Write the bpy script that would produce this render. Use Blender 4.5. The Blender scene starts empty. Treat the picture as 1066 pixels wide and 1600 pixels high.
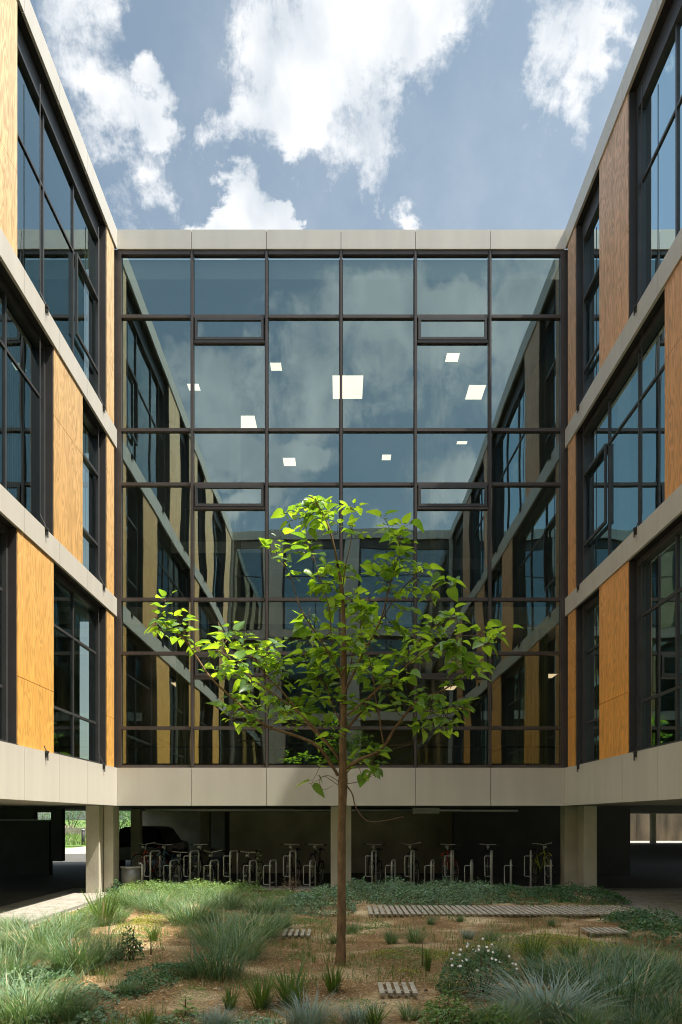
import bpy, math, random
from mathutils import Vector, Matrix, noise as mnoise
R = math.radians
rnd = random.Random(11)
sc = bpy.context.scene
C = sc.collection

# ------------------------------------------------------------------ camera, sky, sun, exposure
FPX = 1244.0; CX = 533.0; HY = 1280.0; EYE = 1.69      # focal length in photo pixels, vanishing point, eye height
Y0 = 18.3                                             # distance of the glazed back wing
cam = bpy.data.cameras.new('camera'); co = bpy.data.objects.new('camera', cam); C.objects.link(co)
co.location = (0, 0, EYE); co.rotation_euler = (R(90), 0, 0)
cam.sensor_fit = 'VERTICAL'; cam.sensor_height = 36.0; cam.lens = FPX / 1600 * 36
cam.shift_y = (HY - 800) / 1600; cam.clip_start = 0.05; cam.clip_end = 3000
sc.camera = co
SUN = Vector((1.0, -0.23, 2.0)).normalized()          # direction towards the sun
elev = math.asin(SUN.z); azim = math.atan2(SUN.x, SUN.y)
sl = bpy.data.lights.new('sun', 'SUN'); so = bpy.data.objects.new('sun', sl); C.objects.link(so)
sl.energy = 4.5; sl.angle = R(1.2); sl.color = (1.0, 0.93, 0.82)
so.rotation_euler = SUN.to_track_quat('Z', 'Y').to_euler(); so.location = (6, -4, 30)
sc.view_settings.view_transform = 'Standard'; sc.view_settings.look = 'None'
sc.view_settings.exposure = 1.0; sc.view_settings.gamma = 1.0
sc.cycles.max_bounces = 10; sc.cycles.diffuse_bounces = 4; sc.cycles.glossy_bounces = 5
sc.cycles.transparent_max_bounces = 16; sc.cycles.transmission_bounces = 4
sc.cycles.use_denoising = True; sc.cycles.pixel_filter_type = 'BLACKMAN_HARRIS'; sc.cycles.filter_width = 1.05; sc.cycles.adaptive_threshold = .006; sc.cycles.sample_clamp_indirect = 4.0
sc.cycles.caustics_reflective = True; sc.cycles.blur_glossy = 0.3
W = bpy.data.worlds.new('World'); sc.world = W; W.use_nodes = True

def world():
    nt = W.node_tree; N = nt.nodes; L = nt.links; N.clear()
    def nd(t, **k):
        n = N.new(t)
        for a, b in k.items(): setattr(n, a, b)
        return n
    def M(op, a, b=None, c=None, clamp=False):
        n = nd('ShaderNodeMath', operation=op, use_clamp=clamp)
        for i, v in enumerate((a, b, c)):
            if v is None: continue
            if isinstance(v, (int, float)): n.inputs[i].default_value = v
            else: L.new(v, n.inputs[i])
        return n.outputs[0]
    out = nd('ShaderNodeOutputWorld')
    sky = nd('ShaderNodeTexSky', sky_type='NISHITA'); sky.sun_disc = False
    sky.sun_elevation = elev; sky.sun_rotation = azim; sky.altitude = 100
    sky.air_density = 1.0; sky.dust_density = 2.2; sky.ozone_density = 1.2
    hs = nd('ShaderNodeHueSaturation'); hs.inputs['Saturation'].default_value = 0.78
    tn = nd('ShaderNodeMix', data_type='RGBA', blend_type='MULTIPLY'); tn.inputs[0].default_value = 1; tn.inputs[7].default_value = (.97, 1.09, .96, 1)
    L.new(sky.outputs[0], tn.inputs[6]); L.new(tn.outputs[2], hs.inputs['Color'])
    bs = nd('ShaderNodeBackground'); bs.inputs['Strength'].default_value = 0.088
    L.new(hs.outputs[0], bs.inputs['Color'])
    bc = nd('ShaderNodeBackground'); bc.inputs['Strength'].default_value = 0.54
    tc = nd('ShaderNodeTexCoord'); sep = nd('ShaderNodeSeparateXYZ'); L.new(tc.outputs['Generated'], sep.inputs[0])
    x, y, z = sep.outputs
    ay = M('MAXIMUM', M('ABSOLUTE', y), 0.02)
    uv = nd('ShaderNodeCombineXYZ'); L.new(M('DIVIDE', x, ay), uv.inputs[0]); L.new(M('DIVIDE', z, ay), uv.inputs[1])
    # warp the coordinates a little so blobs get ragged outlines
    wn = nd('ShaderNodeTexNoise'); wn.inputs['Scale'].default_value = 6; wn.inputs['Detail'].default_value = 7; wn.inputs['Roughness'].default_value = .6
    L.new(uv.outputs[0], wn.inputs['Vector'])
    ws = nd('ShaderNodeVectorMath', operation='SUBTRACT'); L.new(wn.outputs['Color'], ws.inputs[0]); ws.inputs[1].default_value = (.5, .5, .5)
    wm = nd('ShaderNodeVectorMath', operation='MULTIPLY'); L.new(ws.outputs[0], wm.inputs[0]); wm.inputs[1].default_value = (.20, .34, 0)
    wa = nd('ShaderNodeVectorMath', operation='ADD'); L.new(uv.outputs[0], wa.inputs[0]); L.new(wm.outputs[0], wa.inputs[1])
    def blobs(lst):
        tot = None
        for cx, cy, rx, ry, a in lst:
            u = (cx - CX) / FPX; v = (HY - cy) / FPX; ru = rx * 1.5 / FPX; rv = ry * 1.5 / FPX
            mp = nd('ShaderNodeMapping'); L.new(wa.outputs[0], mp.inputs['Vector'])
            mp.inputs['Location'].default_value = (-u / ru, -v / rv, 0); mp.inputs['Scale'].default_value = (1 / ru, 1 / rv, 1)
            g = nd('ShaderNodeTexGradient', gradient_type='SPHERICAL'); L.new(mp.outputs[0], g.inputs[0])
            t = M('MULTIPLY', g.outputs['Fac'], a)
            tot = t if tot is None else M('ADD', tot, t)
        return tot
    front = blobs([(520, 30, 160, 110, 1.6), (640, 40, 100, 90, 1.3), (500, 130, 130, 70, 1.0), (385, 200, 85, 45, 1.25), (460, 220, 50, 40, .9), (560, 250, 60, 55, .95), (600, 200, 50, 40, .4),
                   (630, 328, 34, 42, 1.5), (365, 345, 58, 52, 2.4), (425, 360, 50, 24, 1.7), (316, 358, 32, 36, 1.9), (455, 366, 26, 16, 1.3),
                   (100, 50, 75, 90, 1.0), (170, 150, 95, 55, 1.1), (245, 152, 36, 36, 1.3), (130, -60, 130, 60, 1.2),
                   (838, 60, 34, 115, 1.5), (905, 110, 36, 80, 1.3), (930, 15, 60, 60, 1.5), (225, 250, 30, 45, .9), (690, 120, 40, 60, .6),
                   (-500, 300, 200, 200, 1.0), (1700, 200, 260, 260, 1.0), (-200, -500, 300, 200, .8)])
    back = blobs([(830, 430, 90, 90, 1.1), (700, 560, 130, 90, .75), (440, 590, 140, 100, .8), (460, 715, 60, 42, 1.5), (700, 740, 70, 60, 1.2),
                  (380, 690, 80, 45, .9), (330, 560, 60, 90, .6), (620, 500, 130, 60, .7), (400, 790, 70, 34, 1.3), (850, 640, 60, 90, .9), (600, 800, 70, 30, .8),
                  (-300, 300, 250, 250, .9), (1500, 400, 300, 250, .9), (500, 200, 300, 120, .5)])
    back = M('MULTIPLY', back, 1.5)
    isf = M('GREATER_THAN', y, 0)
    bl = M('ADD', M('MULTIPLY', front, isf), M('MULTIPLY', back, M('SUBTRACT', 1.0, isf)))
    n1 = nd('ShaderNodeTexNoise'); n1.inputs['Scale'].default_value = 7.5; n1.inputs['Detail'].default_value = 10; n1.inputs['Roughness'].default_value = .74; n1.inputs['Distortion'].default_value = .2
    mp = nd('ShaderNodeMapping'); mp.inputs['Scale'].default_value = (1.7, 1.2, 1.0); L.new(tc.outputs['Generated'], mp.inputs['Vector']); L.new(mp.outputs[0], n1.inputs['Vector'])
    # extra bright cloud added overhead, out of view, to lift the courtyard's shaded sides
    top = nd('ShaderNodeMapRange'); L.new(z, top.inputs['Value']); top.inputs['From Min'].default_value = .74; top.inputs['From Max'].default_value = .90; top.inputs['To Max'].default_value = 1.0
    L.new(M('MULTIPLY_ADD', top.outputs[0], 1.35, .60), bc.inputs['Strength'])
    dens = M('ADD', M('ADD', bl, top.outputs[0]), M('MULTIPLY', M('SUBTRACT', n1.outputs['Fac'], .5), 3.5))
    mr = nd('ShaderNodeMapRange', interpolation_type='SMOOTHSTEP'); L.new(dens, mr.inputs['Value'])
    mr.inputs['From Min'].default_value = .2; mr.inputs['From Max'].default_value = 1.2
    n3 = nd('ShaderNodeTexNoise'); n3.inputs['Scale'].default_value = 3.0; n3.inputs['Detail'].default_value = 7; n3.inputs['Roughness'].default_value = .6; L.new(tc.outputs['Generated'], n3.inputs['Vector'])
    vl = nd('ShaderNodeMapRange', interpolation_type='SMOOTHSTEP'); L.new(n3.outputs['Fac'], vl.inputs['Value']); vl.inputs['From Min'].default_value = .42; vl.inputs['From Max'].default_value = .75; vl.inputs['To Max'].default_value = .2
    mask = M('MAXIMUM', mr.outputs[0], vl.outputs[0])
    # denser parts a touch greyer underneath
    n2 = nd('ShaderNodeTexNoise'); n2.inputs['Scale'].default_value = 11; n2.inputs['Detail'].default_value = 6; L.new(mp.outputs[0], n2.inputs['Vector'])
    cr = nd('ShaderNodeValToRGB'); L.new(n2.outputs['Fac'], cr.inputs['Fac'])
    cr.color_ramp.elements[0].position = .34; cr.color_ramp.elements[0].color = (.64, .69, .74, 1)
    cr.color_ramp.elements[1].position = .64; cr.color_ramp.elements[1].color = (1, 1, 1, 1)
    L.new(cr.outputs[0], bc.inputs['Color'])
    up = M('GREATER_THAN', z, 0.0)
    mx = nd('ShaderNodeMixShader'); L.new(M('MULTIPLY', M('MULTIPLY', mask, .93), up), mx.inputs[0]); L.new(bs.outputs[0], mx.inputs[1]); L.new(bc.outputs[0], mx.inputs[2])
    L.new(mx.outputs[0], out.inputs[0])
world()

# ------------------------------------------------------------------ materials
def newmat(name):
    m = bpy.data.materials.new(name); m.use_nodes = True
    nt = m.node_tree; nt.nodes.clear()
    return m, nt, nt.nodes, nt.links
def principled(name, col, rough=.6, metal=0, var=.12, scale=4, bump=0, bscale=60, spec=.5, stretch=(1, 1, 1), grime=0):
    m, nt, N, L = newmat(name)
    o = N.new('ShaderNodeOutputMaterial'); p = N.new('ShaderNodeBsdfPrincipled'); L.new(p.outputs[0], o.inputs[0])
    tc = N.new('ShaderNodeTexCoord'); mp = N.new('ShaderNodeMapping'); mp.inputs['Scale'].default_value = stretch
    geo = N.new('ShaderNodeNewGeometry'); L.new(geo.outputs['Position'], mp.inputs[0])
    n = N.new('ShaderNodeTexNoise'); n.inputs['Scale'].default_value = scale; n.inputs['Detail'].default_value = 6
    L.new(mp.outputs[0], n.inputs['Vector'])
    cr = N.new('ShaderNodeValToRGB'); L.new(n.outputs['Fac'], cr.inputs[0])
    cr.color_ramp.elements[0].position = .3; cr.color_ramp.elements[1].position = .7
    cr.color_ramp.elements[0].color = tuple(c * (1 - var) for c in col) + (1,)
    cr.color_ramp.elements[1].color = tuple(min(1, c * (1 + var)) for c in col) + (1,)
    L.new(cr.outputs[0], p.inputs['Base Color'])
    p.inputs['Roughness'].default_value = rough; p.inputs['Metallic'].default_value = metal
    p.inputs['Specular IOR Level'].default_value = spec
    if bump:
        b = N.new('ShaderNodeBump'); b.inputs['Strength'].default_value = bump; b.inputs['Distance'].default_value = .01
        n2 = N.new('ShaderNodeTexNoise'); n2.inputs['Scale'].default_value = bscale; n2.inputs['Detail'].default_value = 5
        L.new(mp.outputs[0], n2.inputs['Vector']); L.new(n2.outputs['Fac'], b.inputs['Height']); L.new(b.outputs[0], p.inputs['Normal'])
    return m
def glass(name, tint, refl, base):
    m, nt, N, L = newmat(name)
    o = N.new('ShaderNodeOutputMaterial'); g = N.new('ShaderNodeBsdfGlossy'); t = N.new('ShaderNodeBsdfTransparent'); mx = N.new('ShaderNodeMixShader')
    g.inputs['Roughness'].default_value = 0.0; g.inputs['Color'].default_value = refl + (1,); t.inputs['Color'].default_value = tint + (1,)
    fr = N.new('ShaderNodeFresnel'); fr.inputs['IOR'].default_value = 1.5
    a = N.new('ShaderNodeMath'); a.operation = 'MULTIPLY_ADD'; L.new(fr.outputs[0], a.inputs[0]); a.inputs[1].default_value = 1 - base; a.inputs[2].default_value = base
    # gentle waviness of tempered glass, different on every pane
    tc = N.new('ShaderNodeTexCoord'); oi = N.new('ShaderNodeObjectInfo'); v = N.new('ShaderNodeVectorMath'); v.operation = 'SCALE'
    cb = N.new('ShaderNodeCombineXYZ'); L.new(oi.outputs['Random'], cb.inputs[0]); L.new(oi.outputs['Random'], cb.inputs[1]); L.new(oi.outputs['Random'], cb.inputs[2])
    L.new(cb.outputs[0], v.inputs[0]); v.inputs['Scale'].default_value = 70
    ad = N.new('ShaderNodeVectorMath'); ad.operation = 'ADD'; geo = N.new('ShaderNodeNewGeometry'); L.new(geo.outputs['Position'], ad.inputs[0]); L.new(v.outputs[0], ad.inputs[1])
    n = N.new('ShaderNodeTexNoise'); n.inputs['Scale'].default_value = .62; n.inputs['Detail'].default_value = .9; L.new(ad.outputs[0], n.inputs['Vector'])
    b = N.new('ShaderNodeBump'); b.inputs['Strength'].default_value = 1.0; b.inputs['Distance'].default_value = .0065; L.new(n.outputs['Fac'], b.inputs['Height'])
    L.new(b.outputs[0], g.inputs['Normal'])
    L.new(a.outputs[0], mx.inputs[0]); L.new(t.outputs[0], mx.inputs[1]); L.new(g.outputs[0], mx.inputs[2]); L.new(mx.outputs[0], o.inputs[0])
    return m
def wood(name, pale, deep):
    # oiled fir plywood: cathedral grain running vertically, paler and greyer towards the weathered top floor
    m, nt, N, L = newmat(name)
    o = N.new('ShaderNodeOutputMaterial'); p = N.new('ShaderNodeBsdfPrincipled'); L.new(p.outputs[0], o.inputs[0])
    geo = N.new('ShaderNodeNewGeometry'); oi = N.new('ShaderNodeObjectInfo')
    mul = N.new('ShaderNodeMath'); mul.operation = 'MULTIPLY'; L.new(oi.outputs['Random'], mul.inputs[0]); mul.inputs[1].default_value = 37
    cb = N.new('ShaderNodeCombineXYZ'); L.new(mul.outputs[0], cb.inputs[0]); L.new(mul.outputs[0], cb.inputs[1]); L.new(mul.outputs[0], cb.inputs[2])
    ad = N.new('ShaderNodeVectorMath'); ad.operation = 'ADD'; L.new(geo.outputs['Position'], ad.inputs[0]); L.new(cb.outputs[0], ad.inputs[1])
    mp = N.new('ShaderNodeMapping'); mp.inputs['Scale'].default_value = (1, 1, .16); L.new(ad.outputs[0], mp.inputs[0])
    n0 = N.new('ShaderNodeTexNoise'); n0.inputs['Scale'].default_value = 3.1; n0.inputs['Detail'].default_value = 3.5; n0.inputs['Distortion'].default_value = .4; L.new(mp.outputs[0], n0.inputs['Vector'])
    s = N.new('ShaderNodeMath'); s.operation = 'MULTIPLY'; L.new(n0.outputs['Fac'], s.inputs[0]); s.inputs[1].default_value = 95
    sn = N.new('ShaderNodeMath'); sn.operation = 'SINE'; L.new(s.outputs[0], sn.inputs[0])
    mp2 = N.new('ShaderNodeMapping'); mp2.inputs['Scale'].default_value = (1, 1, .03); L.new(ad.outputs[0], mp2.inputs[0])
    n1 = N.new('ShaderNodeTexNoise'); n1.inputs['Scale'].default_value = 45; n1.inputs['Detail'].default_value = 4; L.new(mp2.outputs[0], n1.inputs['Vector'])
    n3 = N.new('ShaderNodeTexNoise'); n3.inputs['Scale'].default_value = 5; n3.inputs['Detail'].default_value = 2; L.new(mp2.outputs[0], n3.inputs['Vector'])
    mr = N.new('ShaderNodeMapRange'); L.new(sn.outputs[0], mr.inputs[0]); mr.inputs[1].default_value = -1; mr.inputs[3].default_value = 0; mr.inputs[4].default_value = .5
    a = N.new('ShaderNodeMath'); a.operation = 'MULTIPLY_ADD'; L.new(n1.outputs['Fac'], a.inputs[0]); a.inputs[1].default_value = .35; L.new(mr.outputs[0], a.inputs[2])
    a2 = N.new('ShaderNodeMath'); a2.operation = 'MULTIPLY_ADD'; L.new(n3.outputs['Fac'], a2.inputs[0]); a2.inputs[1].default_value = .5; L.new(a.outputs[0], a2.inputs[2])
    cr = N.new('ShaderNodeValToRGB'); L.new(a2.outputs[0], cr.inputs[0])
    cr.color_ramp.elements[0].position = .3; cr.color_ramp.elements[1].position = 1.0
    cr.color_ramp.elements[0].color = tuple(c for c in deep) + (1,); cr.color_ramp.elements[1].color = tuple(min(1, c * .62) for c in deep) + (1,)
    cr2 = N.new('ShaderNodeValToRGB'); L.new(a2.outputs[0], cr2.inputs[0])
    cr2.color_ramp.elements[0].position = .3; cr2.color_ramp.elements[1].position = 1.0
    cr2.color_ramp.elements[0].color = tuple(pale) + (1,); cr2.color_ramp.elements[1].color = tuple(c * .55 for c in pale) + (1,)
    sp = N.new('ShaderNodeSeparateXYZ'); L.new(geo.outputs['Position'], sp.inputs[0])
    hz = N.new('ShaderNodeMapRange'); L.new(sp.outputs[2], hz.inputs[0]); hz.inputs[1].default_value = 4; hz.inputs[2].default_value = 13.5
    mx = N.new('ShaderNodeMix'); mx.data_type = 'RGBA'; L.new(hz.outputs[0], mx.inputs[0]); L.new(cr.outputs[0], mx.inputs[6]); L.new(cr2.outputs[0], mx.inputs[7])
    hv = N.new('ShaderNodeHueSaturation'); L.new(mx.outputs[2], hv.inputs['Color'])
    vr = N.new('ShaderNodeMapRange'); L.new(oi.outputs['Random'], vr.inputs[0]); vr.inputs[3].default_value = .86; vr.inputs[4].default_value = 1.1; L.new(vr.outputs[0], hv.inputs['Value'])
    L.new(hv.outputs[0], p.inputs['Base Color']); p.inputs['Roughness'].default_value = .55
    b = N.new('ShaderNodeBump'); b.inputs['Strength'].default_value = .25; b.inputs['Distance'].default_value = .004; L.new(a2.outputs[0], b.inputs['Height']); L.new(b.outputs[0], p.inputs['Normal'])
    return m
def emit(name, col, s):
    m, nt, N, L = newmat(name)
    o = N.new('ShaderNodeOutputMaterial'); e = N.new('ShaderNodeEmission'); e.inputs[0].default_value = col + (1,); e.inputs[1].default_value = s; L.new(e.outputs[0], o.inputs[0])
    return m
def leafmat(name, col, trans, tfac=.45, var=.35, rough=.5, scale=9):
    m, nt, N, L = newmat(name)
    o = N.new('ShaderNodeOutputMaterial'); p = N.new('ShaderNodeBsdfPrincipled'); t = N.new('ShaderNodeBsdfTranslucent'); mx = N.new('ShaderNodeMixShader')
    geo = N.new('ShaderNodeNewGeometry')
    n = N.new('ShaderNodeTexNoise'); n.inputs['Scale'].default_value = scale; n.inputs['Detail'].default_value = 3; L.new(geo.outputs['Position'], n.inputs['Vector'])
    ri = N.new('ShaderNodeMath'); ri.operation = 'MULTIPLY_ADD'; L.new(geo.outputs['Random Per Island'], ri.inputs[0]); ri.inputs[1].default_value = .6
    sb = N.new('ShaderNodeMath'); sb.operation = 'MULTIPLY'; L.new(n.outputs['Fac'], sb.inputs[0]); sb.inputs[1].default_value = .4; L.new(sb.outputs[0], ri.inputs[2])
    for tgt, c in ((p.inputs['Base Color'], col), (t.inputs[0], trans)):
        cr = N.new('ShaderNodeValToRGB'); L.new(ri.outputs[0], cr.inputs[0])
        cr.color_ramp.elements[0].position = .1; cr.color_ramp.elements[1].position = .9
        cr.color_ramp.elements[0].color = (c[0] * (1 - var), c[1] * (1 - var * .8), c[2] * (1 - var * .3), 1)
        cr.color_ramp.elements[1].color = (min(1, c[0] * (1 + var * 1.3)), min(1, c[1] * (1 + var)), min(1, c[2] * (1 + var * .4)), 1)
        if name.endswith('blades'):                    # a few dry straw coloured blades in every clump
            e = cr.color_ramp.elements.new(.74); k = .85 + var * .3; e.color = (c[0] * k, c[1] * k, c[2] * k, 1)
            cr.color_ramp.elements[-1].position = .78; cr.color_ramp.elements[-1].color = (.50, .42, .24, 1)
        L.new(cr.outputs[0], tgt)
    p.inputs['Roughness'].default_value = rough
    mx.inputs[0].default_value = tfac; L.new(p.outputs[0], mx.inputs[1]); L.new(t.outputs[0], mx.inputs[2]); L.new(mx.outputs[0], o.inputs[0])
    return m
def mulchmat():
    m, nt, N, L = newmat('mulch')
    o = N.new('ShaderNodeOutputMaterial'); p = N.new('ShaderNodeBsdfPrincipled'); L.new(p.outputs[0], o.inputs[0])
    geo = N.new('ShaderNodeNewGeometry')
    a = N.new('ShaderNodeTexNoise'); a.inputs['Scale'].default_value = 1.1; a.inputs['Detail'].default_value = 5; L.new(geo.outputs['Position'], a.inputs['Vector'])
    f = N.new('ShaderNodeTexNoise'); f.inputs['Scale'].default_value = 42; f.inputs['Detail'].default_value = 8; f.inputs['Roughness'].default_value = .75; L.new(geo.outputs['Position'], f.inputs['Vector'])
    c1 = N.new('ShaderNodeValToRGB'); L.new(a.outputs['Fac'], c1.inputs[0])
    e = c1.color_ramp.elements; e[0].position = .34; e[0].color = (.21, .13, .065, 1); e[1].position = .68; e[1].color = (.78, .63, .42, 1)
    e2 = c1.color_ramp.elements.new(.52); e2.color = (.37, .25, .135, 1)
    c2 = N.new('ShaderNodeValToRGB'); L.new(f.outputs['Fac'], c2.inputs[0])
    c2.color_ramp.elements[0].position = .36; c2.color_ramp.elements[0].color = (.3, .28, .26, 1); c2.color_ramp.elements[1].position = .62; c2.color_ramp.elements[1].color = (1.35, 1.3, 1.2, 1)
    mx = N.new('ShaderNodeMix'); mx.data_type = 'RGBA'; mx.blend_type = 'MULTIPLY'; mx.inputs[0].default_value = 1; L.new(c1.outputs[0], mx.inputs[6]); L.new(c2.outputs[0], mx.inputs[7])
    L.new(mx.outputs[2], p.inputs['Base Color']); p.inputs['Roughness'].default_value = .95; p.inputs['Specular IOR Level'].default_value = .1
    b = N.new('ShaderNodeBump'); b.inputs['Strength'].default_value = .9; b.inputs['Distance'].default_value = .03; L.new(f.outputs['Fac'], b.inputs['Height']); L.new(b.outputs[0], p.inputs['Normal'])
    return m
def pavemat():
    m, nt, N, L = newmat('pavers')
    o = N.new('ShaderNodeOutputMaterial'); p = N.new('ShaderNodeBsdfPrincipled'); L.new(p.outputs[0], o.inputs[0])
    geo = N.new('ShaderNodeNewGeometry'); mp = N.new('ShaderNodeMapping'); L.new(geo.outputs['Position'], mp.inputs[0]); mp.inputs['Location'].default_value = (0, .3, .01)
    br = N.new('ShaderNodeTexBrick'); L.new(mp.outputs[0], br.inputs['Vector']); br.inputs['Scale'].default_value = 1.0
    br.inputs['Brick Width'].default_value = .6; br.inputs['Row Height'].default_value = .3; br.inputs['Mortar Size'].default_value = .007
    br.inputs['Color1'].default_value = (.46, .43, .38, 1); br.inputs['Color2'].default_value = (.38, .355, .31, 1); br.inputs['Mortar'].default_value = (.09, .085, .07, 1)
    n = N.new('ShaderNodeTexNoise'); n.inputs['Scale'].default_value = 3; n.inputs['Detail'].default_value = 9; n.inputs['Roughness'].default_value = .7; L.new(geo.outputs['Position'], n.inputs['Vector'])
    c2 = N.new('ShaderNodeValToRGB'); L.new(n.outputs['Fac'], c2.inputs[0]); c2.color_ramp.elements[0].position = .3; c2.color_ramp.elements[0].color = (.7, .68, .64, 1); c2.color_ramp.elements[1].position = .7; c2.color_ramp.elements[1].color = (1.1, 1.1, 1.1, 1)
    mx = N.new('ShaderNodeMix'); mx.data_type = 'RGBA'; mx.blend_type = 'MULTIPLY'; mx.inputs[0].default_value = 1; L.new(br.outputs['Color'], mx.inputs[6]); L.new(c2.outputs[0], mx.inputs[7])
    L.new(mx.outputs[2], p.inputs['Base Color']); p.inputs['Roughness'].default_value = .85
    b = N.new('ShaderNodeBump'); b.inputs['Strength'].default_value = .4; b.inputs['Distance'].default_value = .01; L.new(br.outputs['Fac'], b.inputs['Height']); b.invert = True; L.new(b.outputs[0], p.inputs['Normal'])
    return m

mt = {}
mt['clad'] = principled('satin beige aluminium cladding', (.62, .585, .515), .42, .15, .05, 3.2, 0, stretch=(1, 1, .12))
mt['frame'] = principled('dark anodised window frames', (.07, .07, .07), .4, .3, .15, 3)
mt['brown'] = principled('brown curtain wall profiles', (.095, .082, .076), .42, .3, .12, 3)
mt['reveal'] = principled('dark window reveal lining', (.04, .038, .037), .6, 0, .15, 3)
mt['dark'] = principled('dark joint backing', (.02, .02, .02), .8, 0, .1, 3)
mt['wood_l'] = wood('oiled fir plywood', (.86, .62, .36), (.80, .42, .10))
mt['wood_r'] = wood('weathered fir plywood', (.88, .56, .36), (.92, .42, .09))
mt['glass'] = glass('coated glass', (.84, .89, .80), (.68, .88, .88), .31)
mt['glass_side'] = glass('side window glass', (.80, .85, .75), (.72, .90, .95), .30)
mt['conc'] = principled('board marked concrete', (.52, .485, .39), .85, 0, .16, 2.2, .5, 30, stretch=(1, 1, .6))
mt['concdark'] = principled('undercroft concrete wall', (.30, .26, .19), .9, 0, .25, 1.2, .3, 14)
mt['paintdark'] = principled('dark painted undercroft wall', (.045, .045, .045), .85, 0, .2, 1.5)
mt['soffit'] = principled('soffit board', (.30, .28, .23), .8, 0, .1, 2)
mt['ceil'] = principled('interior ceiling', (.38, .39, .37), .85, 0, .08, 1)
mt['floor_in'] = principled('interior floor', (.22, .20, .16), .7, 0, .1, 2)
mt['olive'] = principled('interior olive wall', (.34, .32, .19), .85, 0, .15, 1.5)
mt['inwall'] = principled('interior grey wall', (.30, .32, .30), .85, 0, .15, 1)
mt['curtain'] = principled('pale green curtain', (.24, .235, .12), .9, 0, .3, 14, stretch=(1, 1, .02))
mt['steel'] = principled('galvanised steel', (.60, .60, .58), .42, .35, .12, 6)
mt['steeldk'] = principled('brushed bin steel', (.40, .40, .38), .5, .6, .1, 5)
mt['light'] = emit('ceiling light diffuser', (1.0, .92, .72), .86)
mt['lightw'] = emit('warm ceiling light diffuser', (1.0, .74, .45), .62)
mt['mulch'] = mulchmat(); mt['pave'] = pavemat()
mt['asphalt'] = principled('undercroft asphalt', (.10, .095, .085), .9, 0, .15, 3, .3, 60)
mt['bark'] = principled('tree bark', (.20, .125, .065), .92, 0, .35, 22, 1.0, 60, stretch=(1, 1, .35))
mt['twig'] = principled('twig bark', (.14, .085, .05), .85, 0, .3, 30)
mt['leaf'] = leafmat('catalpa leaves', (.10, .22, .06), (.40, .68, .03), .47, .6, .36)
mt['blade_blue'] = leafmat('blue green grass blades', (.20, .31, .13), (.22, .38, .08), .3, .6)
mt['blade_dark'] = leafmat('dark grass blades', (.13, .23, .105), (.15, .28, .06), .3, .6)
mt['blade_green'] = leafmat('green sedge blades', (.13, .21, .045), (.24, .38, .04), .35, .4)
mt['blade_silver'] = leafmat('silver grass blades', (.30, .40, .33), (.25, .35, .2), .25, .3)
mt['cover_dark'] = leafmat('dark ground cover leaves', (.07, .16, .07), (.09, .22, .035), .25, .45)
mt['cover_lt'] = leafmat('light ground cover leaves', (.14, .24, .075), (.25, .40, .05), .3, .4)
mt['cover_grey'] = leafmat('grey green ground cover leaves', (.17, .28, .165), (.17, .30, .09), .25, .45)
mt['cover_yel'] = leafmat('yellow moss leaves', (.30, .30, .05), (.3, .35, .03), .25, .4)
mt['petal'] = principled('white petals', (.78, .74, .72), .6, 0, .05, 5)
mt['chip'] = leafmat('bark chips', (.36, .26, .15), (.2, .1, .04), .05, .55)
mt['straw'] = leafmat('straw bits', (.60, .48, .29), (.2, .1, .04), .05, .3)
mt['slat'] = principled('weathered grey timber slats', (.36, .32, .26), .85, 0, .25, 9, .4, 40)
mt['tyre'] = principled('tyre rubber', (.022, .022, .022), .7)
mt['rubber'] = principled('black saddle and grips', (.03, .03, .03), .55)
mt['bike_black'] = principled('black bicycle paint', (.035, .035, .037), .3, .2)
mt['bike_red'] = principled('red bicycle paint', (.45, .05, .02), .3, .1)
mt['bike_lime'] = principled('lime bicycle paint', (.42, .48, .05), .3, .1)
mt['bike_blue'] = principled('pale blue bicycle paint', (.14, .26, .34), .3, .1)
mt['bike_grey'] = principled('grey bicycle paint', (.25, .25, .25), .3, .3)
mt['car'] = principled('black car paint', (.012, .012, .014), .22, .2)
mt['carglass'] = principled('dark car glass', (.02, .022, .025), .05, 0, .05)
mt['rear_lamp'] = principled('red rear lamp lens', (.25, .01, .01), .2)
mt['lawn'] = principled('lawn', (.12, .20, .04), .95, 0, .4, 1.8, .8, 30)
mt['paper'] = principled('white paper sheet', (.93, .93, .89), .8, 0, .03, 2)
mt['stone'] = principled('field stone', (.34, .29, .24), .9, 0, .3, 4, .5, 12)
mt['weathered'] = principled('stained concrete wall', (.115, .088, .055), .9, 0, .6, 1.3, .4, 9, stretch=(1, 1, .25))

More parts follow.
